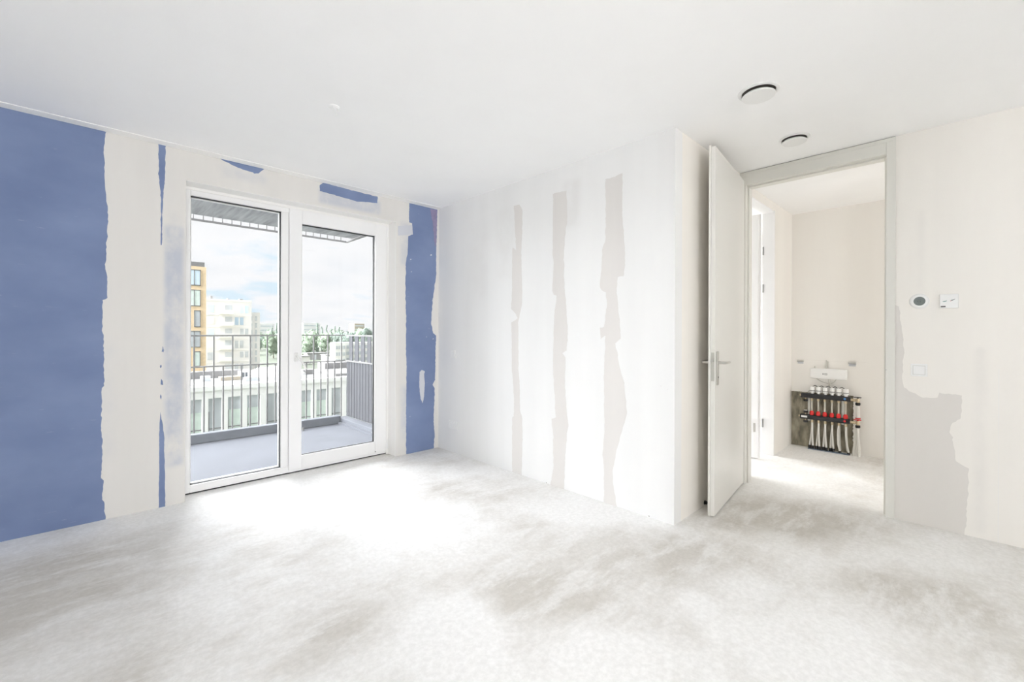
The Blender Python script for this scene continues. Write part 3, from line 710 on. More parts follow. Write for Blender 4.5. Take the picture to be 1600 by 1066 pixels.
# square ventilation control with printed marks
t = thing('ventilation_control', 'square white ventilation control with small printed leaf marks beside the thermostat', 'control', (XC, .068, 1.467))
bm = bmesh.new(); box(bm, XC - .024, XC, .026, .111, 1.422, 1.511, bev=.004, seg=2); cs = obj('case', bm, M['plastic_white'], t, True)
def mark(pts, m, name, depth=.0006):
    bm = bmesh.new()
    top = [bm.verts.new((XC - .024 - depth, y, z)) for y, z in pts]; bot = [bm.verts.new((XC - .0235, y, z)) for y, z in pts]
    bm.faces.new(top)
    for i in range(len(pts)):
        j = (i + 1) % len(pts); bm.faces.new((top[i], bot[i], bot[j], top[j]))
    return obj(name, bm, m, t)
mark([(.099, 1.464), (.092, 1.468), (.084, 1.469), (.079, 1.472), (.079, 1.466), (.086, 1.462), (.093, 1.461)], M['teal'], 'printed_leaf')
mark([(.062, 1.470), (.054, 1.473), (.047, 1.477), (.040, 1.480), (.044, 1.475), (.051, 1.470), (.057, 1.468)], M['lcd_mark'], 'printed_leaf')
mark([(.064, 1.466), (.060, 1.469), (.058, 1.466), (.061, 1.464)], M['pinkred'], 'printed_leaf')
mark([(.058, 1.477), (.054, 1.476), (.050, 1.471), (.053, 1.472)], M['teal'], 'printed_leaf')
mark([(.106, 1.436), (.084, 1.436), (.084, 1.429), (.106, 1.429)], M['black'], 'brand_plate')
bm = bmesh.new()
for k in range(5):
    box(bm, XC - .0252, XC - .0245, .1035 - k * .004, .1055 - k * .004, 1.431, 1.434)
obj('brand_lettering', bm, M['plastic_grey'], t)
# light switch
t = thing('light_switch', 'square white light switch below the thermostat', 'switch', (XC, .208, 1.018))
bm = bmesh.new(); box(bm, XC - .008, XC, .167, .249, .977, 1.059, bev=.002); obj('frame', bm, M['plastic_white'], t)
bm = bmesh.new(); box(bm, XC - .0085, XC - .006, .178, .238, .988, 1.048); obj('gap', bm, M['steel_dull'], t)
bm = bmesh.new(); box(bm, XC - .012, XC - .008, .180, .236, .990, 1.046, bev=.0015); obj('rocker', bm, M['plastic_white'], t)
# blank plate and double socket near the room corner
t = thing('blank_plate', 'small white blank cover plate on the long white wall near the corner', 'cover plate', (XB, 3.722, 1.028))
bm = bmesh.new(); box(bm, XB - .009, XB, 3.682, 3.762, .988, 1.068, bev=.002); obj('frame', bm, M['plastic_white'], t)
bm = bmesh.new(); box(bm, XB - .012, XB - .008, 3.695, 3.749, 1.001, 1.055, bev=.0015); obj('insert', bm, M['plastic_white'], t)
t = thing('double_socket', 'white double power socket low on the long white wall near the corner', 'socket', (XB, 3.712, .288))
bm = bmesh.new(); box(bm, XB - .009, XB, 3.634, 3.790, .248, .328, bev=.002); obj('frame', bm, M['plastic_white'], t)
for y in (3.673, 3.751):
    bm = bmesh.new(); lathe(bm, [(.025, .0085), (.025, .012), (.021, .012), (.0195, .002), (0, .002)], (XB, y, .288), (-1, 0, 0), 24); so = obj('socket_well', bm, M['plastic_white'], t, True)
    bm = bmesh.new()
    for dz in (-.0095, .0095):
        cyl(bm, (XB - .0022, y, .288 + dz), (XB - .004, y, .288 + dz), .0035, seg=10)
    obj('pin_hole', bm, M['black'], so)

# ---------------------------------------------------------------- heating manifold in the hall
MX = 5.672
t = thing('heating_manifold', 'underfloor heating manifold with black bars, red flow caps and white pipes', 'manifold', (MX, 1.03, 0))
manifold = t
for z, y0, y1 in ((.578, .815, 1.252), (.347, .820, 1.262)):
    bm = bmesh.new(); box(bm, MX - .024, MX + .024, y0, y1, z - .025, z + .025, bev=.008, seg=2)
    bar = obj('bar', bm, M['bar_black'], t, True)
    bm = bmesh.new(); cyl(bm, (MX, y1, z), (MX, y1 + .014, z), .010, seg=12); obj('end_plug', bm, M['brass'], bar, True)
    bm = bmesh.new(); lathe(bm, [(.011, .0), (.011, .0015), (0, .0015)], (MX - .024, .862, z), (-1, 0, 0), 16); obj('colour_dot', bm, M['blue_dot'] if z > .5 else M['red'], bar)
bm = bmesh.new(); box(bm, MX - .0255, MX - .0235, 1.192, 1.248, .338, .358); obj('label_plate', bm, M['plastic_white'], t)
loops = [1.150, 1.092, 1.033, .972, .914, .855]
random.seed(7)
for i, y in enumerate(loops):
    bm = bmesh.new(); lathe(bm, [(.0, .60), (.014, .60), (.014, .615), (.021, .618), (.023, .626), (.023, .668), (.020, .678), (0, .680)], (MX, y, 0), (0, 0, 1), 20)
    ac = obj('actuator', bm, M['plastic_white'], t, True)
    bm = bmesh.new(); lathe(bm, [(.0235, .632), (.0238, .634), (.0238, .640), (.0235, .642)], (MX, y, 0), (0, 0, 1), 20); obj('ring', bm, M['plastic_grey'], ac, True)
    fm = bmesh.new(); lathe(fm, [(.0, .400), (.009, .400), (.009, .545), (.0, .545)], (MX - .004, y + .003, 0), (0, 0, 1), 14); f = obj('flow_meter', fm, M['clear'], t, True)
    bm = bmesh.new(); lathe(bm, [(0, .370), (.017, .370), (.020, .378), (.020, .402), (.015, .410), (.009, .418), (0, .418)], (MX - .004, y + .003, 0), (0, 0, 1), 18); obj('red_cap', bm, M['red'], f, True)
    bm = bmesh.new(); lathe(bm, [(0, .528), (.013, .528), (.013, .556), (0, .556)], (MX - .004, y + .003, 0), (0, 0, 1), 6); obj('union_nut', bm, M['brass'], f)
    bm = bmesh.new(); lathe(bm, [(0, .290), (.012, .290), (.014, .296), (.014, .318), (.010, .325), (0, .325)], (MX, y, 0), (0, 0, 1), 6); obj('union_nut', bm, M['brass'], t)
    sp = .013 + .002 * (i % 3)
    if i == 4:
        path = [(MX, y, .295), (MX - .006, y + .008, .20), (MX - .008, y + .004, .10), (MX - .006, y - .010, .030)]
    elif i == 5:
        path = [(MX, y, .295), (MX - .006, y - .002, .20), (MX - .008, y - .010, .10), (MX - .006, y - .024, .026)]
    else:
        path = [(MX, y, .295), (MX - .004, y - .001, .18), (MX - .004, y - .006 - .002 * i, .05), (MX - .004, y - .007 - .002 * i, .02)]
    bm = bmesh.new(); tube(bm, smooth_path(path, 5), .0095, 10); obj('loop_pipe', bm, M['pipe_white'], t, True)
    if i < 4:
        bm = bmesh.new(); tube(bm, smooth_path([(MX + .030, y + .002, .345), (MX + .030, y + .004, .28), (MX + .018, y + .012, .16), (MX + .004, y + .022 - .003 * i, .05), (MX + .004, y + .024 - .003 * i, .02)], 5), .0095, 10); obj('loop_pipe', bm, M['pipe_white'], t, True)
    else:
        bm = bmesh.new(); tube(bm, smooth_path([(MX + .030, y + .002, .345), (MX + .032, y + .002, .28), (MX + .030, y, .16), (MX + .026, y - .008, .03)], 5), .0095, 10); obj('loop_pipe', bm, M['pipe_white'], t, True)
    for px in ([path[-1]] + ([(MX + .004, y + .024 - .003 * i, .02)] if i < 4 else [])):
        bm = bmesh.new(); cyl(bm, (px[0], px[1], .0), (px[0], px[1], .042 if i < 4 else .024), .0135, seg=12); obj('pipe_sleeve', bm, M['black'], t, True)
for z, up in ((.578, -1), (.347, 1), (.347, -1)):
    bm = bmesh.new(); cyl(bm, (MX, 1.212, z + up * .022), (MX, 1.212, z + up * .045), .006, seg=10)
    dv = obj('drain_valve', bm, M['brass'], t, True)
    bm = bmesh.new(); lathe(bm, [(0, .042), (.019, .042), (.021, .048), (.021, .062), (.014, .066), (0, .066)], (MX, 1.212, z), (0, 0, up), 16); obj('knob', bm, M['black'], dv, True)
    if up == 1:
        bm = bmesh.new(); lathe(bm, [(0, .0662), (.017, .0662), (.015, .070), (0, .070)], (MX, 1.212, z), (0, 0, 1), 16); obj('white_cap', bm, M['plastic_white'], dv, True)
for z, y1, m in ((.572, .815, 'black'), (.342, .820, 'red')):
    bm = bmesh.new(); cyl(bm, (MX, y1, z), (MX, .772, z), .013, seg=14); cyl(bm, (MX, .792, z), (MX, .780, z), .018, seg=6); lathe(bm, [(0, -.022), (.014, -.022), (.016, -.012), (.016, .012), (.012, .020), (0, .020)], (MX, .757, z), (0, 0, 1), 16)
    vb = obj('ball_valve', bm, M['brass'], t, True)
    bm = bmesh.new(); box(bm, MX - .012, MX + .012, .728, .792, z + .026, z + .035, bev=.003); cyl(bm, (MX, .757, z + .018), (MX, .757, z + .028), .007, seg=10); obj('valve_lever', bm, M[m], vb)
    bm = bmesh.new(); lathe(bm, [(0, -.022), (.014, -.022), (.021, -.026), (.021, -.046), (.016, -.052), (0, -.052)], (MX, .757, z), (0, 0, 1), 18); obj('valve_collar', bm, M['black'], vb, True)
bm = bmesh.new(); cyl(bm, (MX, .757, .52), (MX, .757, .395), .016, seg=16); obj('feed_pipe', bm, M['pipe_white'], t, True)
bm = bmesh.new(); lathe(bm, [(0, .385), (.024, .385), (.024, .392), (0, .392)], (MX, .757, 0), (0, 0, 1), 18); obj('red_washer', bm, M['red'], t, True)
bm = bmesh.new(); tube(bm, smooth_path([(MX, .757, .29), (MX - .004, .753, .16), (MX - .006, .746, .06), (MX - .006, .745, 0.0)], 5), .0125, 12); obj('feed_pipe', bm, M['pipe_white'], t, True)
bm = bmesh.new(); tube(bm, smooth_path([(MX + .030, .757, .38), (MX + .032, .763, .30), (MX + .010, .778, .14), (MX, .790, .05), (MX, .792, 0.0)], 5), .0125, 12); obj('feed_pipe', bm, M['pipe_white'], t, True)
for y in (1.185, .885):
    bm = bmesh.new(); box(bm, MX + .024, XD - .0005, y - .012, y + .012, .30, .625); obj('bracket', bm, M['steel_dull'], t)
bm = bmesh.new(); box(bm, MX - .030, MX + .020, .828, 1.185, .0, .008); obj('floor_tray', bm, mat('tray_blue', srgb(110, 125, 140), .6), t)

# control box above the manifold
t = thing('control_box', 'long white heating control box on the hall wall above the manifold', 'control box', (XD, 1.02, .82))
bm = bmesh.new(); box(bm, XD - .055, XD - .006, .852, 1.176, .768, .878, bev=.008, seg=3); cb = obj('case', bm, M['plastic_white'], t, True)
bm = bmesh.new(); box(bm, XD - .0560, XD - .0545, 1.020, 1.046, .810, .830); box(bm, XD - .0560, XD - .0545, 1.052, 1.062, .812, .829); lb = obj('printed_label', bm, M['plastic_grey'], t)
bm = bmesh.new()
for k in range(4):
    box(bm, XD - .0565, XD - .0558, 1.023 + k * .0055, 1.026 + k * .0055, .814, .826)
obj('label_print', bm, M['plastic_white'], lb)
bm = bmesh.new(); box(bm, XD - .0562, XD - .054, .86, 1.168, .7825, .7835); obj('cover_seam', bm, M['steel_dull'], t)
for y0, z0 in ((1.035, .965), (1.020, .955), (1.140, .895)):
    bm = bmesh.new(); tube(bm, smooth_path([(XD - .001, y0 + .004, z0), (XD - .012, y0, z0 - .02), (XD - .016, y0 - .002, .876)], 4), .005, 8); obj('cable', bm, M['steel_dull'], t, True)
for y0, y1, z1 in ((1.125, 1.012, .69), (1.015, 1.005, .69), (1.000, 1.000, .69), (.945, .996, .69)):
    bm = bmesh.new(); tube(bm, smooth_path([(XD - .03, y0, .770), (XD - .034, y0 * .6 + y1 * .4, .738), (XD - .030, y1, .715), (XD - .026, y1, .690)], 5), .0035, 8); obj('cable', bm, M['steel_dull'], t, True)
for a, b in zip(loops[:-1], loops[1:]):
    bm = bmesh.new(); tube(bm, smooth_path([(MX + .012, a, .676), (MX + .028, (a * 2 + b) / 3, .692), (MX + .030, (a + b * 2) / 3, .676), (MX + .018, b, .658)], 5), .0032, 8); obj('actuator_cable', bm, M['black'], manifold, True)
# two metal clips on the hall wall
for y0, y1, z0, z1, lab in ((1.246, 1.308, .918, .966, 'small metal wall clip at the left above the heating control box'), (.781, .847, .915, .966, 'small metal wall clip at the right above the heating control box')):
    t = thing('wall_clip', lab, 'clip', (XD, (y0 + y1) / 2, z0), group='metal clips above the control box')
    bm = bmesh.new(); box(bm, XD - .020, XD, y0, y1, z1 - .022, z1 - .006, bev=.002); obj('clip_bar', bm, M['steel'], t)
    bm = bmesh.new(); box(bm, XD - .012, XD, y0, y1, z1 - .027, z1 - .022); obj('clip_slot', bm, M['plastic_grey'], t)
    bm = bmesh.new(); box(bm, XD - .003, XD, y0 + .004, y1 - .004, z0, z1 - .027); obj('clip_flange', bm, mat('clip_flange', (0.55, 0.57, 0.60), .5), t)
bm = bmesh.new(); box(bm, XD - .0006, XD, .70, 1.33, .961, .9622); obj('pencil_line', bm, M['grey_board_door'], wall_hall_back)

# ---------------------------------------------------------------- balcony
M['balcony_concrete'] = mat('balcony_concrete', (0.138, 0.145, 0.163), 0.9, var=0.06, scale=2.5, spec=0.15)
M['upstand'] = mat('upstand_concrete', (0.142, 0.152, 0.171), 0.85, var=0.12, scale=14)
M['soffit'] = mat('soffit_concrete', (0.306, 0.306, 0.324), 0.85, var=0.30, scale=5, stretch=(4.5, 0.35, 1))
M['rail'] = mat('rail_metal', (0.185, 0.182, 0.18), 0.7, spec=0.2)
M['rail_dark'] = mat('screen_metal', (0.085, 0.087, 0.095), 0.8, var=0.1, scale=20, spec=0.1)
RX0, RX1, RY, ZT, ZM, ZB = -2.6, 2.74, 6.30, 1.205, .835, -.33
bal = tag(obj('balcony_floor', B((RX0, RX1, YOUT, 6.26, -.30, -.04)), M['balcony_concrete']), 'pale grey concrete balcony floor outside the window', 'balcony', kind='structure')
obj('upstand', B((RX0, 2.60, 6.15, 6.26, -.04, .066), bev=.006), M['upstand'], bal)
obj('side_kerb', B((2.60, RX1 - .01, YOUT, 6.26, -.04, .035), bev=.006), M['balcony_concrete'], bal)
obj('gutter_edge', B((2.56, 2.60, YOUT, 6.15, -.04, -.015)), M['balcony_concrete'], bal)
bm = bmesh.new(); cyl(bm, (2.05, 6.03, -.04), (2.05, 6.03, .0), .012, seg=10); obj('drain_pin', bm, M['rail'], bal)
rail = thing('balcony_railing', 'grey metal balcony railing of thin vertical bars and two rails', 'railing', (0, RY, -.3))
for z, h in ((ZT, .018), (ZM, .016), (ZB, .02)):
    obj('horizontal_rail', B((RX0, RX1 - .025, RY - .012, RY + .012, z - h / 2, z + h / 2)), M['rail'], rail)
PITCH = .0972; X0 = .917
me_s = me_l = None
k0 = int((RX0 - X0) / PITCH)
for k in range(-4, 19):
    x = X0 + k * PITCH
    zt = ZT if k % 2 == 0 else ZM
    bm = bmesh.new(); box(bm, x - .008, x + .008, RY - .006, RY + .006, ZB, zt)
    obj('bar', bm, M['rail'], rail)
obj('bar_group', B(*[(X0 + k * PITCH - .008, X0 + k * PITCH + .008, RY - .006, RY + .006, ZB, ZT if k % 2 == 0 else ZM) for k in range(k0, -4)]), M['rail'], rail)['kind'] = 'stuff'
scr = thing('balcony_screen', 'dark grey ribbed metal screen closing the right side of the balcony', 'screen', (RX1, 5.4, 0))
obj('screen_rail', B((RX1 - .014, RX1 + .014, YOUT, RY, ZT - .012, ZT + .008)), M['rail'], scr)
obj('screen_rail', B((RX1 - .020, RX1 + .014, YOUT, RY, ZM - .012, ZM + .008)), M['rail'], scr)
obj('backing_sheet', B((RX1 + .004, RX1 + .010, YOUT, RY - .02, .03, ZM)), M['rail_dark'], scr)
n = 22; pit = (RY - .03 - YOUT) / n
for k in range(n):
    y0 = RY - .03 - k * pit
    hi = (k % 2 == 1)
    bm = bmesh.new(); box(bm, RX1 - .010, RX1 + .003, y0 - pit * .92, y0 - pit * .02, .034, ZM - .012, bev=.004)
    obj('slat', bm, M['rail_dark'], scr)
for k in range(10):
    y0 = 6.191 - k * .1885
    bm = bmesh.new(); box(bm, RX1 - .006, RX1 + .006, y0 - .105, y0, ZM + .008, ZT - .012); obj('upper_slat', bm, M['rail_dark'], scr)
up = thing('upper_balcony', 'underside of the concrete balcony above with its hanging rail', 'balcony', (0, 5.3, 2.6))
obj('slab', B((RX0, 2.76, YOUT, 6.16, 2.60, 2.86)), M['soffit'], up)
obj('bottom_rail', B((RX0, RX1, RY - .012, RY + .012, 2.558, 2.580)), M['rail'], up)
obj('bottom_rail', B((RX1 - .012, RX1 + .012, YOUT, RY, 2.558, 2.580)), M['rail'], up)
for k in range(-4, 19):
    x = X0 - .012 + k * PITCH
    bm = bmesh.new(); box(bm, x - .005, x + .005, RY - .005, RY + .005, 2.575, 3.4); obj('bar', bm, M['rail'], up)
# facade above and below so that nothing is hollow from outside
tag(obj('facade', B((RX0, 6.8, YA + .1, YOUT, 2.85, 6.0), (RX0, 6.8, YA + .1, YOUT, -9.5, -.25)), M['upstand'], None), 'grey outer facade above and below the room', 'facade', kind='structure')

# ---------------------------------------------------------------- the view
GZ = -9.5
M['ground'] = mat('ground_mixed', (0.075, 0.090, 0.060), 0.95, var=0.25, scale=0.05)
tag(obj('ground', B((-600, 900, 4.5, 1500, GZ - 1, GZ)), M['ground']), 'flat ground of yards and lawns far below', 'ground', kind='structure')
M['white_render'] = mat('white_render', (0.864, 0.859, 0.831), 0.8, var=0.02, scale=0.5)
M['white_warm'] = mat('white_warm', (0.775, 0.77, 0.765), 0.8, var=0.02, scale=0.4)
M['yellow_brick'] = mat('yellow_brick', (0.87, 0.67, 0.44), 0.85, var=0.08, scale=3.0)
M['grey_cap'] = mat('grey_cap', (0.245, 0.241, 0.241), 0.8)
M['pane_grey'] = mat('pane_grey', (0.552, 0.584, 0.609), 0.3, var=0.15, scale=0.6)
M['pane_blue'] = mat('pane_blue', (0.436, 0.552, 0.667), 0.25, var=0.1, scale=0.6)
M['pane_green'] = mat('pane_green', (0.767, 0.867, 0.802), 0.4, var=0.1, scale=1.5)
M['pane_dark'] = mat('pane_dark', (0.122, 0.137, 0.155), 0.3)
M['pane_sky'] = mat('pane_sky', (0.697, 0.826, 0.929), 0.25)
M['roof_white'] = mat('roof_white', (0.300, 0.300, 0.295), 0.9, var=0.06, scale=0.4)
M['roof_grey'] = mat('roof_grey', (0.230, 0.227, 0.223), 0.9, var=0.1, scale=0.6)
M['ochre'] = mat('ochre', (0.436, 0.383, 0.304), 0.9)

# long low white building across the street
LY = 37.0
lo = thing('low_building', 'long low white building with a row of pillars and tall grey windows', 'building', (12, LY, GZ))
obj('body', B((-1, 30, LY + .45, LY + 11, GZ, -2.75)), M['roof_white'], lo)
obj('cornice', B((-1, 30, LY - .10, LY + .6, -2.95, -2.62)), M['white_render'], lo)
obj('lintel', B((-1, 30, LY, LY + .5, -3.50, -2.95)), M['white_render'], lo)
obj('plinth', B((-1, 30, LY, LY + .5, GZ, -6.35)), M['white_render'], lo)
edges = [(4.05, 4.45), (5.82, 6.17)]
pil = [3.98 - 1.24, 3.98, 5.82, 7.02, 8.22, 9.50, 10.72, 11.98, 13.23, 14.47, 15.72, 16.96, 18.2, 19.45, 20.7]
pil = [2.2, 3.43, 4.63, 5.84, 7.02, 8.24, 9.50, 10.75, 12.0, 13.24, 14.47, 15.72, 16.97, 18.2]
for x in pil:
    obj('pillar', B((x, x + .37, LY - .02, LY + .5, -6.4, -3.45)), M['white_render'], lo)
pm = ['pane_green', 'pane_grey', 'pane_green', 'pane_grey', 'pane_green', 'pane_green', 'pane_grey', 'pane_blue', 'pane_green']
for i, x in enumerate(pil[:-1]):
    w = obj('window', B((x + .37, pil[i + 1], LY + .30, LY + .40, -6.35, -3.5)), M[pm[i % len(pm)]], lo)
    obj('transom_panel', B((x + .37, pil[i + 1], LY + .24, LY + .31, -4.45, -3.5)), M['pane_grey'], w)
    obj('window_post', B((x + .37, x + .46, LY + .2, LY + .31, -6.35, -4.45), (x + .46, pil[i + 1], LY + .22, LY + .3, -5.72, -5.66)), M['grey_cap'], w)
obj('roof_band', B((2, 10.6, 44.6, 45.2, -2.75, -2.15)), M['grey_cap'], lo)
obj('roof_box', B((9.3, 10.0, 42.0, 43.0, -2.75, -2.1)), M['white_render'], lo)
obj('roof_unit', B((9.35, 9.55, 41.95, 42.0, -2.6, -2.2), (9.65, 9.78, 41.95, 42.0, -2.6, -2.2)), M['pane_dark'], lo)
obj('roof_unit', B((9.2, 10.2, 40.0, 40.6, -2.75, -2.45)), M['pane_grey'], lo)
obj('roof_unit', B((6.6, 7.2, 42.0, 42.6, -2.75, -2.35)), M['pane_grey'], lo)
obj('roof_step', B((7.8, 9.2, 41.6, 42.4, -2.75, -2.45)), M['ochre'], lo)
bm = bmesh.new(); lathe(bm, [(2.6, 0), (2.5, .25), (1.6, .65), (0, .8)], (12.6, 44.0, -2.75), (0, 0, 1), 24); obj('roof_dome', bm, M['white_render'], lo, True)
obj('roof_unit', B((17.2, 21.2, 44.5, 46.5, -2.75, -1.9), (14.4, 15.4, 42.5, 43.3, -2.75, -2.3)), M['grey_cap'], lo)
obj('roof_step', B((16.0, 24, 39.0, 44.4, -2.75, -2.5)), M['roof_grey'], lo)

# yellow brick tower
TY = 76.0
tw = thing('brick_tower', 'tall yellow brick apartment tower at the left of the view', 'building', (8, TY, GZ))
obj('body', B((-6, 12.46, TY, TY + 14, GZ, 10.45)), M['yellow_brick'], tw)
obj('parapet', B((-6, 12.28, TY + .1, TY + 13, 10.45, 11.1)), M['grey_cap'], tw)
for i, (z1, z0) in enumerate(((9.98, 7.7), (7.13, 4.78), (4.2, 1.82), (1.3, -1.06), (-1.62, -3.8), (-4.45, -6.7))):
    x0 = (10.45, 10.45, 11.03, 10.45, 11.03, 10.45)[i]
    w = obj('window', B((x0, 11.80, TY - .06, TY + .1, z0, z1)), M[('pane_sky', 'pane_green', 'pane_grey', 'pane_grey', 'pane_green', 'pane_green')[i]], tw)
    obj('window_frame', B((x0, 11.80, TY - .12, TY - .05, z0, z0 + .12), (x0, 11.80, TY - .12, TY - .05, z1 - .12, z1), (11.70, 11.80, TY - .12, TY - .05, z0, z1), ((11.03 if i == 2 or i == 4 else 11.0) - .0, (11.03 if i == 2 or i == 4 else 11.0) + .08, TY - .12, TY - .05, z0, z1)), M['grey_cap'], w)
    w = obj('window', B((7.2, 9.2, TY - .06, TY + .1, z0, z1)), M['pane_grey'], tw)
# white apartment block with recessed balconies
WY = 128.0
wb = thing('apartment_block', 'cream white apartment block with stacked balconies beside the brick tower', 'building', (26, WY, GZ))
obj('body', B((14, 30.75, WY, WY + 14, GZ, 9.05)), M['white_warm'], wb)
obj('roof_edge', B((14, 30.75, WY - .1, WY + .4, 8.7, 9.15)), M['white_render'], wb)
obj('roof_vent', B((22.0, 22.5, WY + 1, WY + 1.5, 9.0, 9.9), (28.2, 29.0, WY + 1, WY + 2, 9.0, 9.5), (25.6, 26.0, WY + 1, WY + 2, 9.0, 9.45)), M['grey_cap'], wb)
for r in range(7):
    zt = 7.75 - r * 2.92
    w = obj('window', B((21.3, 22.6, WY - .05, WY + .2, zt - 1.9, zt)), M[('pane_sky', 'white_render', 'pane_sky', 'white_render', 'pane_grey', 'white_render', 'pane_grey')[r]], wb)
    # loggia with parapet
    lg = obj('loggia', B((23.7, 26.4, WY - .05, WY + .1, zt - 2.0, zt)), M['pane_grey'], wb)
    obj('balcony_slab', B((23.5, 26.5, WY - 1.0, WY, zt - 2.35, zt - 2.15)), M['white_render'], lg)
    obj('balcony_front', B((23.5, 26.5, WY - 1.05, WY - .95, zt - 2.2, zt - 1.25)), M['white_render'], lg)
    obj('loggia_wall', B((23.7, 24.9, WY - .12, WY - .04, zt - 1.3, zt)), M['white_warm'], lg)
    if r % 2 == 0:
        w = obj('window', B((28.15, 30.0, WY - .05, WY + .2, zt - 1.9 + (.4 if r else 0), zt)), M['pane_sky' if r == 0 else 'pane_grey'], wb)
        obj('window_post', B((29.0, 29.2, WY - .12, WY, zt - 1.9 + (.4 if r else 0), zt)), M['white_render'], w)
    else:
        w = obj('window', B((27.0, 28.9, WY - .05, WY + .2, zt - 2.0, zt - .1)), M['pane_blue' if r == 1 else 'pane_grey'], wb)
        obj('window_post', B((27.85, 28.05, WY - .12, WY, zt - 2.0, zt - .1)), M['white_render'], w)
    obj('storey_band', B((14, 30.8, WY - .08, WY, zt - 2.55, zt - 2.40)), M['white_render'], wb)
sb = thing('stair_block', 'narrower cream stair block with small slot windows right of the apartment block', 'building', (31.8, WY + 2, GZ))
obj('body', B((30.85, 32.95, WY + 1, WY + 13, GZ, 6.15)), M['white_warm'], sb)
for r in range(9):
    zt = 5.2 - r * 1.78
    obj('window', B((31.75, 32.25, WY + .94, WY + 1.05, zt - 1.3, zt)), M['pane_grey'], sb)
    obj('window', B((30.95, 31.12, WY + .94, WY + 1.05, zt - 1.2, zt - .1)), M['pane_grey'], sb)
# white office on the right
OY = 110.0
of = thing('office_building', 'white office block with rows of grey windows behind the railing', 'building', (50, OY, GZ))
obj('body', B((43.7, 46.4, OY - 3, OY, GZ, -1.45), (46.4, 66, OY, OY + 4, GZ, -1.55)), M['white_render'], of)
for r in range(4):
    zt = -2.25 - r * 1.62
    for k in range(4):
        obj('window', B((43.95 + k * .60, 44.4 + k * .60, OY - 3.06, OY - 2.9, zt - .85, zt)), M['pane_grey'], of)
    for k in range(3):
        obj('window', B((43.64, 43.76, OY - 2.7 + k * .92, OY - 2.2 + k * .92, zt - .85, zt)), M['pane_grey'], of)
    for k in range(14):
        obj('window', B((46.9 + k * 1.0, 47.7 + k * 1.0, OY - .06, OY + .1, zt - .85, zt)), M['pane_grey'], of)
# hazy blocks on the horizon
for (x0, x1, y, z1, m, lab) in ((74, 81, 330, 8.0, 'ochre', 'distant pale apartment slab on the horizon left of the poplars'), (84, 93, 330, 6.5, 'white_warm', 'small distant white apartment slab at the left horizon'), (112, 124, 330, 7.2, 'white_warm', 'distant pale apartment block behind the poplars'), (150, 158, 330, 7.5, 'ochre', 'distant tan block above the round treetops')):
    b = thing('distant_block', lab, 'building', (x0, y, GZ), group='blocks on the horizon')
    obj('body', B((x0, x1, y, y + 10, GZ, z1)), M[m], b)
    for r in range(2):
        obj('window_row', B((x0 + .6, x1 - .6, y - .1, y + .1, z1 - 2.2 - r * 2.8, z1 - 1.3 - r * 2.8)), M['pane_grey'], b)
# yard sheds and parked vans between the trees and the railing
for (x, y, w, h, m, lab) in ((62, 160, 5, 2.2, 'white_render', 'white flat shed in the yard near the lawn'), (70, 168, 7, 2.0, 'white_warm', 'cream flat shed in the yard'), (60, 172, 7, 2.4, 'roof_white', 'long pale shed beyond the yard'), (77, 160, 4, 2.4, 'white_render', 'white shed at the right of the yard'), (53, 130, 5, 2.6, 'roof_white', 'pale shed in front of the stair block'), (47, 150, 6, 2.5, 'white_render', 'white shed beside the stair block')):
    s = thing('shed', lab, 'shed', (x, y, GZ), group='sheds in the yard')
    obj('walls', B((x, x + w, y, y + 4, GZ, GZ + h)), M[m], s)
    obj('roof', B((x - .3, x + w + .3, y - .3, y + 4.3, GZ + h, GZ + h + .25)), M['roof_grey'], s)
    obj('door', B((x + w * .3, x + w * .45, y - .06, y + .05, GZ, GZ + h * .8)), M['pane_grey'], s)

# trees
M['leaf_dark'] = mat('foliage_dark', (0.214, 0.264, 0.225), 0.9, var=0.35, scale=1.2, bump=0.5, bscale=3)
M['leaf_mid'] = mat('foliage_mid', (0.293, 0.355, 0.270), 0.9, var=0.35, scale=1.2, bump=0.5, bscale=3)
M['bark'] = mat('bark', (0.14, 0.11, 0.08), 0.9)
def crown(kind, seed):
    """leafy crown of unit height: a lumpy core wrapped in many small leaf tufts"""
    random.seed(seed)
    bm = bmesh.new()
    if kind == 'poplar':
        spec = [(random.uniform(-.015, .015), random.uniform(-.015, .015), .08 + .062 * i, max(.036, .095 * (1 - abs(i - 4.2) / 11.5))) for i in range(15)]
        zs, nl = 1.3, 90
    else:
        spec = [(random.uniform(-.3, .3), random.uniform(-.3, .3), random.uniform(.26, .76), random.uniform(.14, .24)) for i in range(12)] + [(0, 0, .45, .33)]
        zs, nl = 0.95, 150
    for x, y, z, r in spec:
        c = Vector((x, y, z))
        rr = bmesh.ops.create_icosphere(bm, subdivisions=2, radius=1.0, matrix=Matrix.Translation(c) @ Matrix.Diagonal((r * .82, r * .82, r * .82 * zs, 1)))
        for v in rr['verts']:
            v.co = c + (v.co - c) * (1 + .35 * noise.noise(v.co * 11 + Vector((seed, 0, 0))))
        for k in range(nl):
            a = random.uniform(0, 2 * math.pi); e = math.asin(random.uniform(-1, 1))
            d = Vector((math.cos(a) * math.cos(e), math.sin(a) * math.cos(e), math.sin(e) * zs)) * r * random.uniform(.72, 1.14)
            p = c + d; sz = r * random.uniform(.10, .22)
            u = Vector((random.uniform(-1, 1), random.uniform(-1, 1), random.uniform(-1, 1))).normalized(); w = u.orthogonal().normalized()
            bm.faces.new([bm.verts.new(p + u * sz), bm.verts.new(p - u * sz * .6 + w * sz * .7), bm.verts.new(p - u * sz * .6 - w * sz * .7)])
    return bm
protos = {}
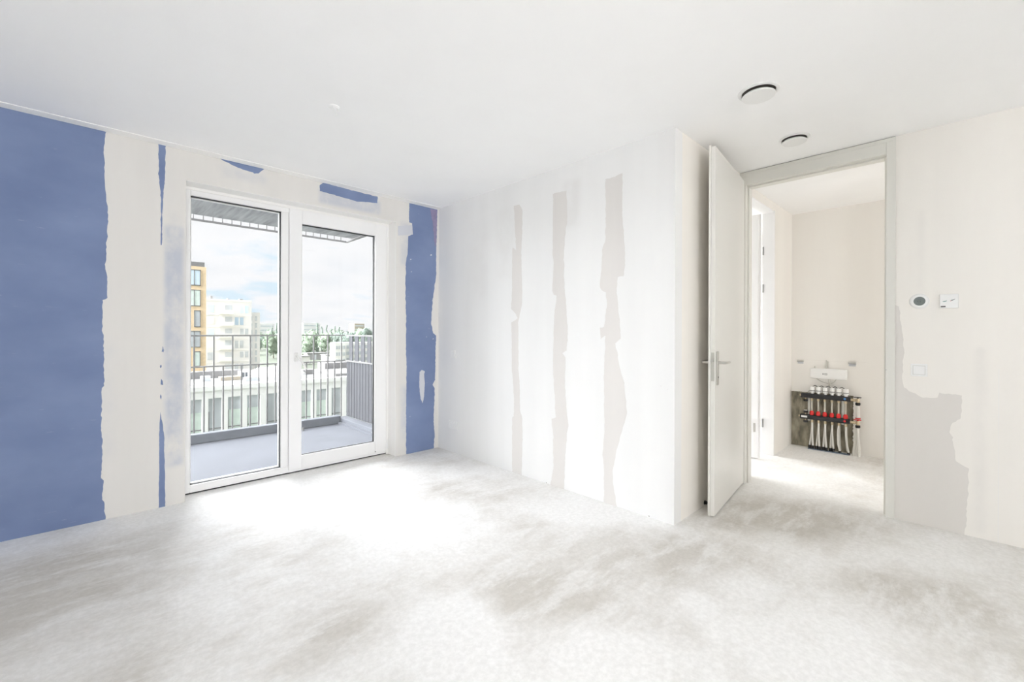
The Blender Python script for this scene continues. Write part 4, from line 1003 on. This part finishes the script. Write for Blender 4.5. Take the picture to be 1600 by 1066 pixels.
for kind, mk in (('poplar', 'leaf_dark'), ('poplar', 'leaf_mid'), ('round', 'leaf_mid'), ('round', 'leaf_dark')):
    for s in range(2):
        bm = crown(kind, 13 * s + len(protos)); me = bpy.data.meshes.new('crown')
        bm.to_mesh(me); bm.free(); me.materials.append(M[mk]); protos[(kind, mk, s)] = me
bm = bmesh.new(); cyl(bm, (0, 0, 0), (0, 0, .35), .025, .015, 8); trunk_me = bpy.data.meshes.new('trunk'); bm.to_mesh(trunk_me); bm.free(); trunk_me.materials.append(M['bark'])
def tree(x, y, h, w, kind, mk, s, label):
    e = thing('tree', label, 'tree', (x, y, GZ), group='trees on the horizon')
    c = bpy.data.objects.new('crown', protos[(kind, mk, s)]); COL.objects.link(c); c.parent = e
    base = 1.0 if kind == 'poplar' else 1.0
    sxy = w / (.24 if kind == 'poplar' else .95)
    c.scale = (sxy, sxy, h); c.rotation_euler = (0, 0, x)
    tr = bpy.data.objects.new('trunk', trunk_me); COL.objects.link(tr); tr.parent = e; tr.scale = (sxy if kind == 'round' else sxy * .6, sxy if kind == 'round' else sxy * .6, h)
for (x, h, w, s, lab) in ((61.5, 13.0, 3.2, 0, 'leftmost slim dark poplar beyond the stair block'), (63.6, 15.0, 3.0, 1, 'tallest slim dark poplar seen through the fixed pane'), (65.4, 13.8, 3.0, 0, 'slim dark poplar next to the window mullion'),
                          (79.6, 12.2, 3.4, 1, 'slim dark poplar at the left of the glazed door view'), (82.0, 15.2, 3.2, 0, 'tallest poplar in the glazed door view'), (84.2, 13.6, 3.2, 1, 'poplar right of the tallest one'),
                          (86.4, 14.2, 2.6, 0, 'thin poplar in the middle of the poplar row'), (88.9, 12.4, 3.0, 1, 'short poplar in the poplar row'), (90.6, 14.0, 2.6, 0, 'thin poplar with a dark tip'), (92.8, 13.6, 3.0, 1, 'rightmost poplar of the row')):
    yy = 222 + (int(x * 10) % 4) * 9
    tree(x * yy / 222, yy, h, w * 1.05, 'poplar', 'leaf_dark', s, lab)
for (x, y, h, w, mk, s, lab) in ((57.5, 205, 11.0, 9, 'leaf_mid', 0, 'round green tree right beside the stair block'), (62, 200, 9.6, 9, 'leaf_mid', 1, 'round green tree below the left poplars'), (67, 198, 10.6, 8, 'leaf_mid', 0, 'round green tree at the mullion'),
                                 (72, 205, 12.2, 10, 'leaf_mid', 1, 'broad green tree at the left edge of the glazed door view'), (77, 200, 11.2, 9, 'leaf_mid', 0, 'green tree left of the poplar row'), (82, 196, 11.6, 9, 'leaf_dark', 1, 'dark bushy tree below the poplar row'), (88, 198, 12.2, 10, 'leaf_dark', 0, 'dark bushy tree under the right poplars'),
                                 (94, 205, 12.2, 11, 'leaf_dark', 1, 'dark round tree behind the office roof'), (100, 212, 13.6, 12, 'leaf_mid', 0, 'tall round tree above the office'), (106, 215, 14.0, 12, 'leaf_dark', 1, 'highest round treetop above the office'), (112, 216, 12.7, 11, 'leaf_mid', 0, 'round treetop behind the upper slats'),
                                 (118, 220, 11.4, 12, 'leaf_mid', 1, 'low round treetop at the right edge of the glazed door'), (52, 210, 10.6, 9, 'leaf_dark', 1, 'dark tree hidden behind the stair block'), (125, 222, 11.2, 12, 'leaf_dark', 0, 'dark tree beyond the right edge of the glazed door')):
    yy = y + (int(x / 2) % 4) * 15 - 14
    tree(x * yy / y, yy, h, w * .85, 'round', mk, s, lab)
for (x, y, h, w, mk, s, lab) in ((59.5, 268, 11.5, 10, 'leaf_mid', 1, 'pale green tree behind the left poplars'), (69.5, 285, 13.0, 10, 'leaf_mid', 0, 'pale green tree just left of the door sash'),
                                 (75, 262, 12.8, 10, 'leaf_mid', 0, 'pale green tree behind the left of the glazed door'), (86, 244, 11.6, 12, 'leaf_dark', 1, 'dark tree behind the poplar row'), (97.5, 240, 12.8, 12, 'leaf_mid', 1, 'pale tree right of the poplar row')):
    tree(x, y, h, w, 'round', mk, s, lab)
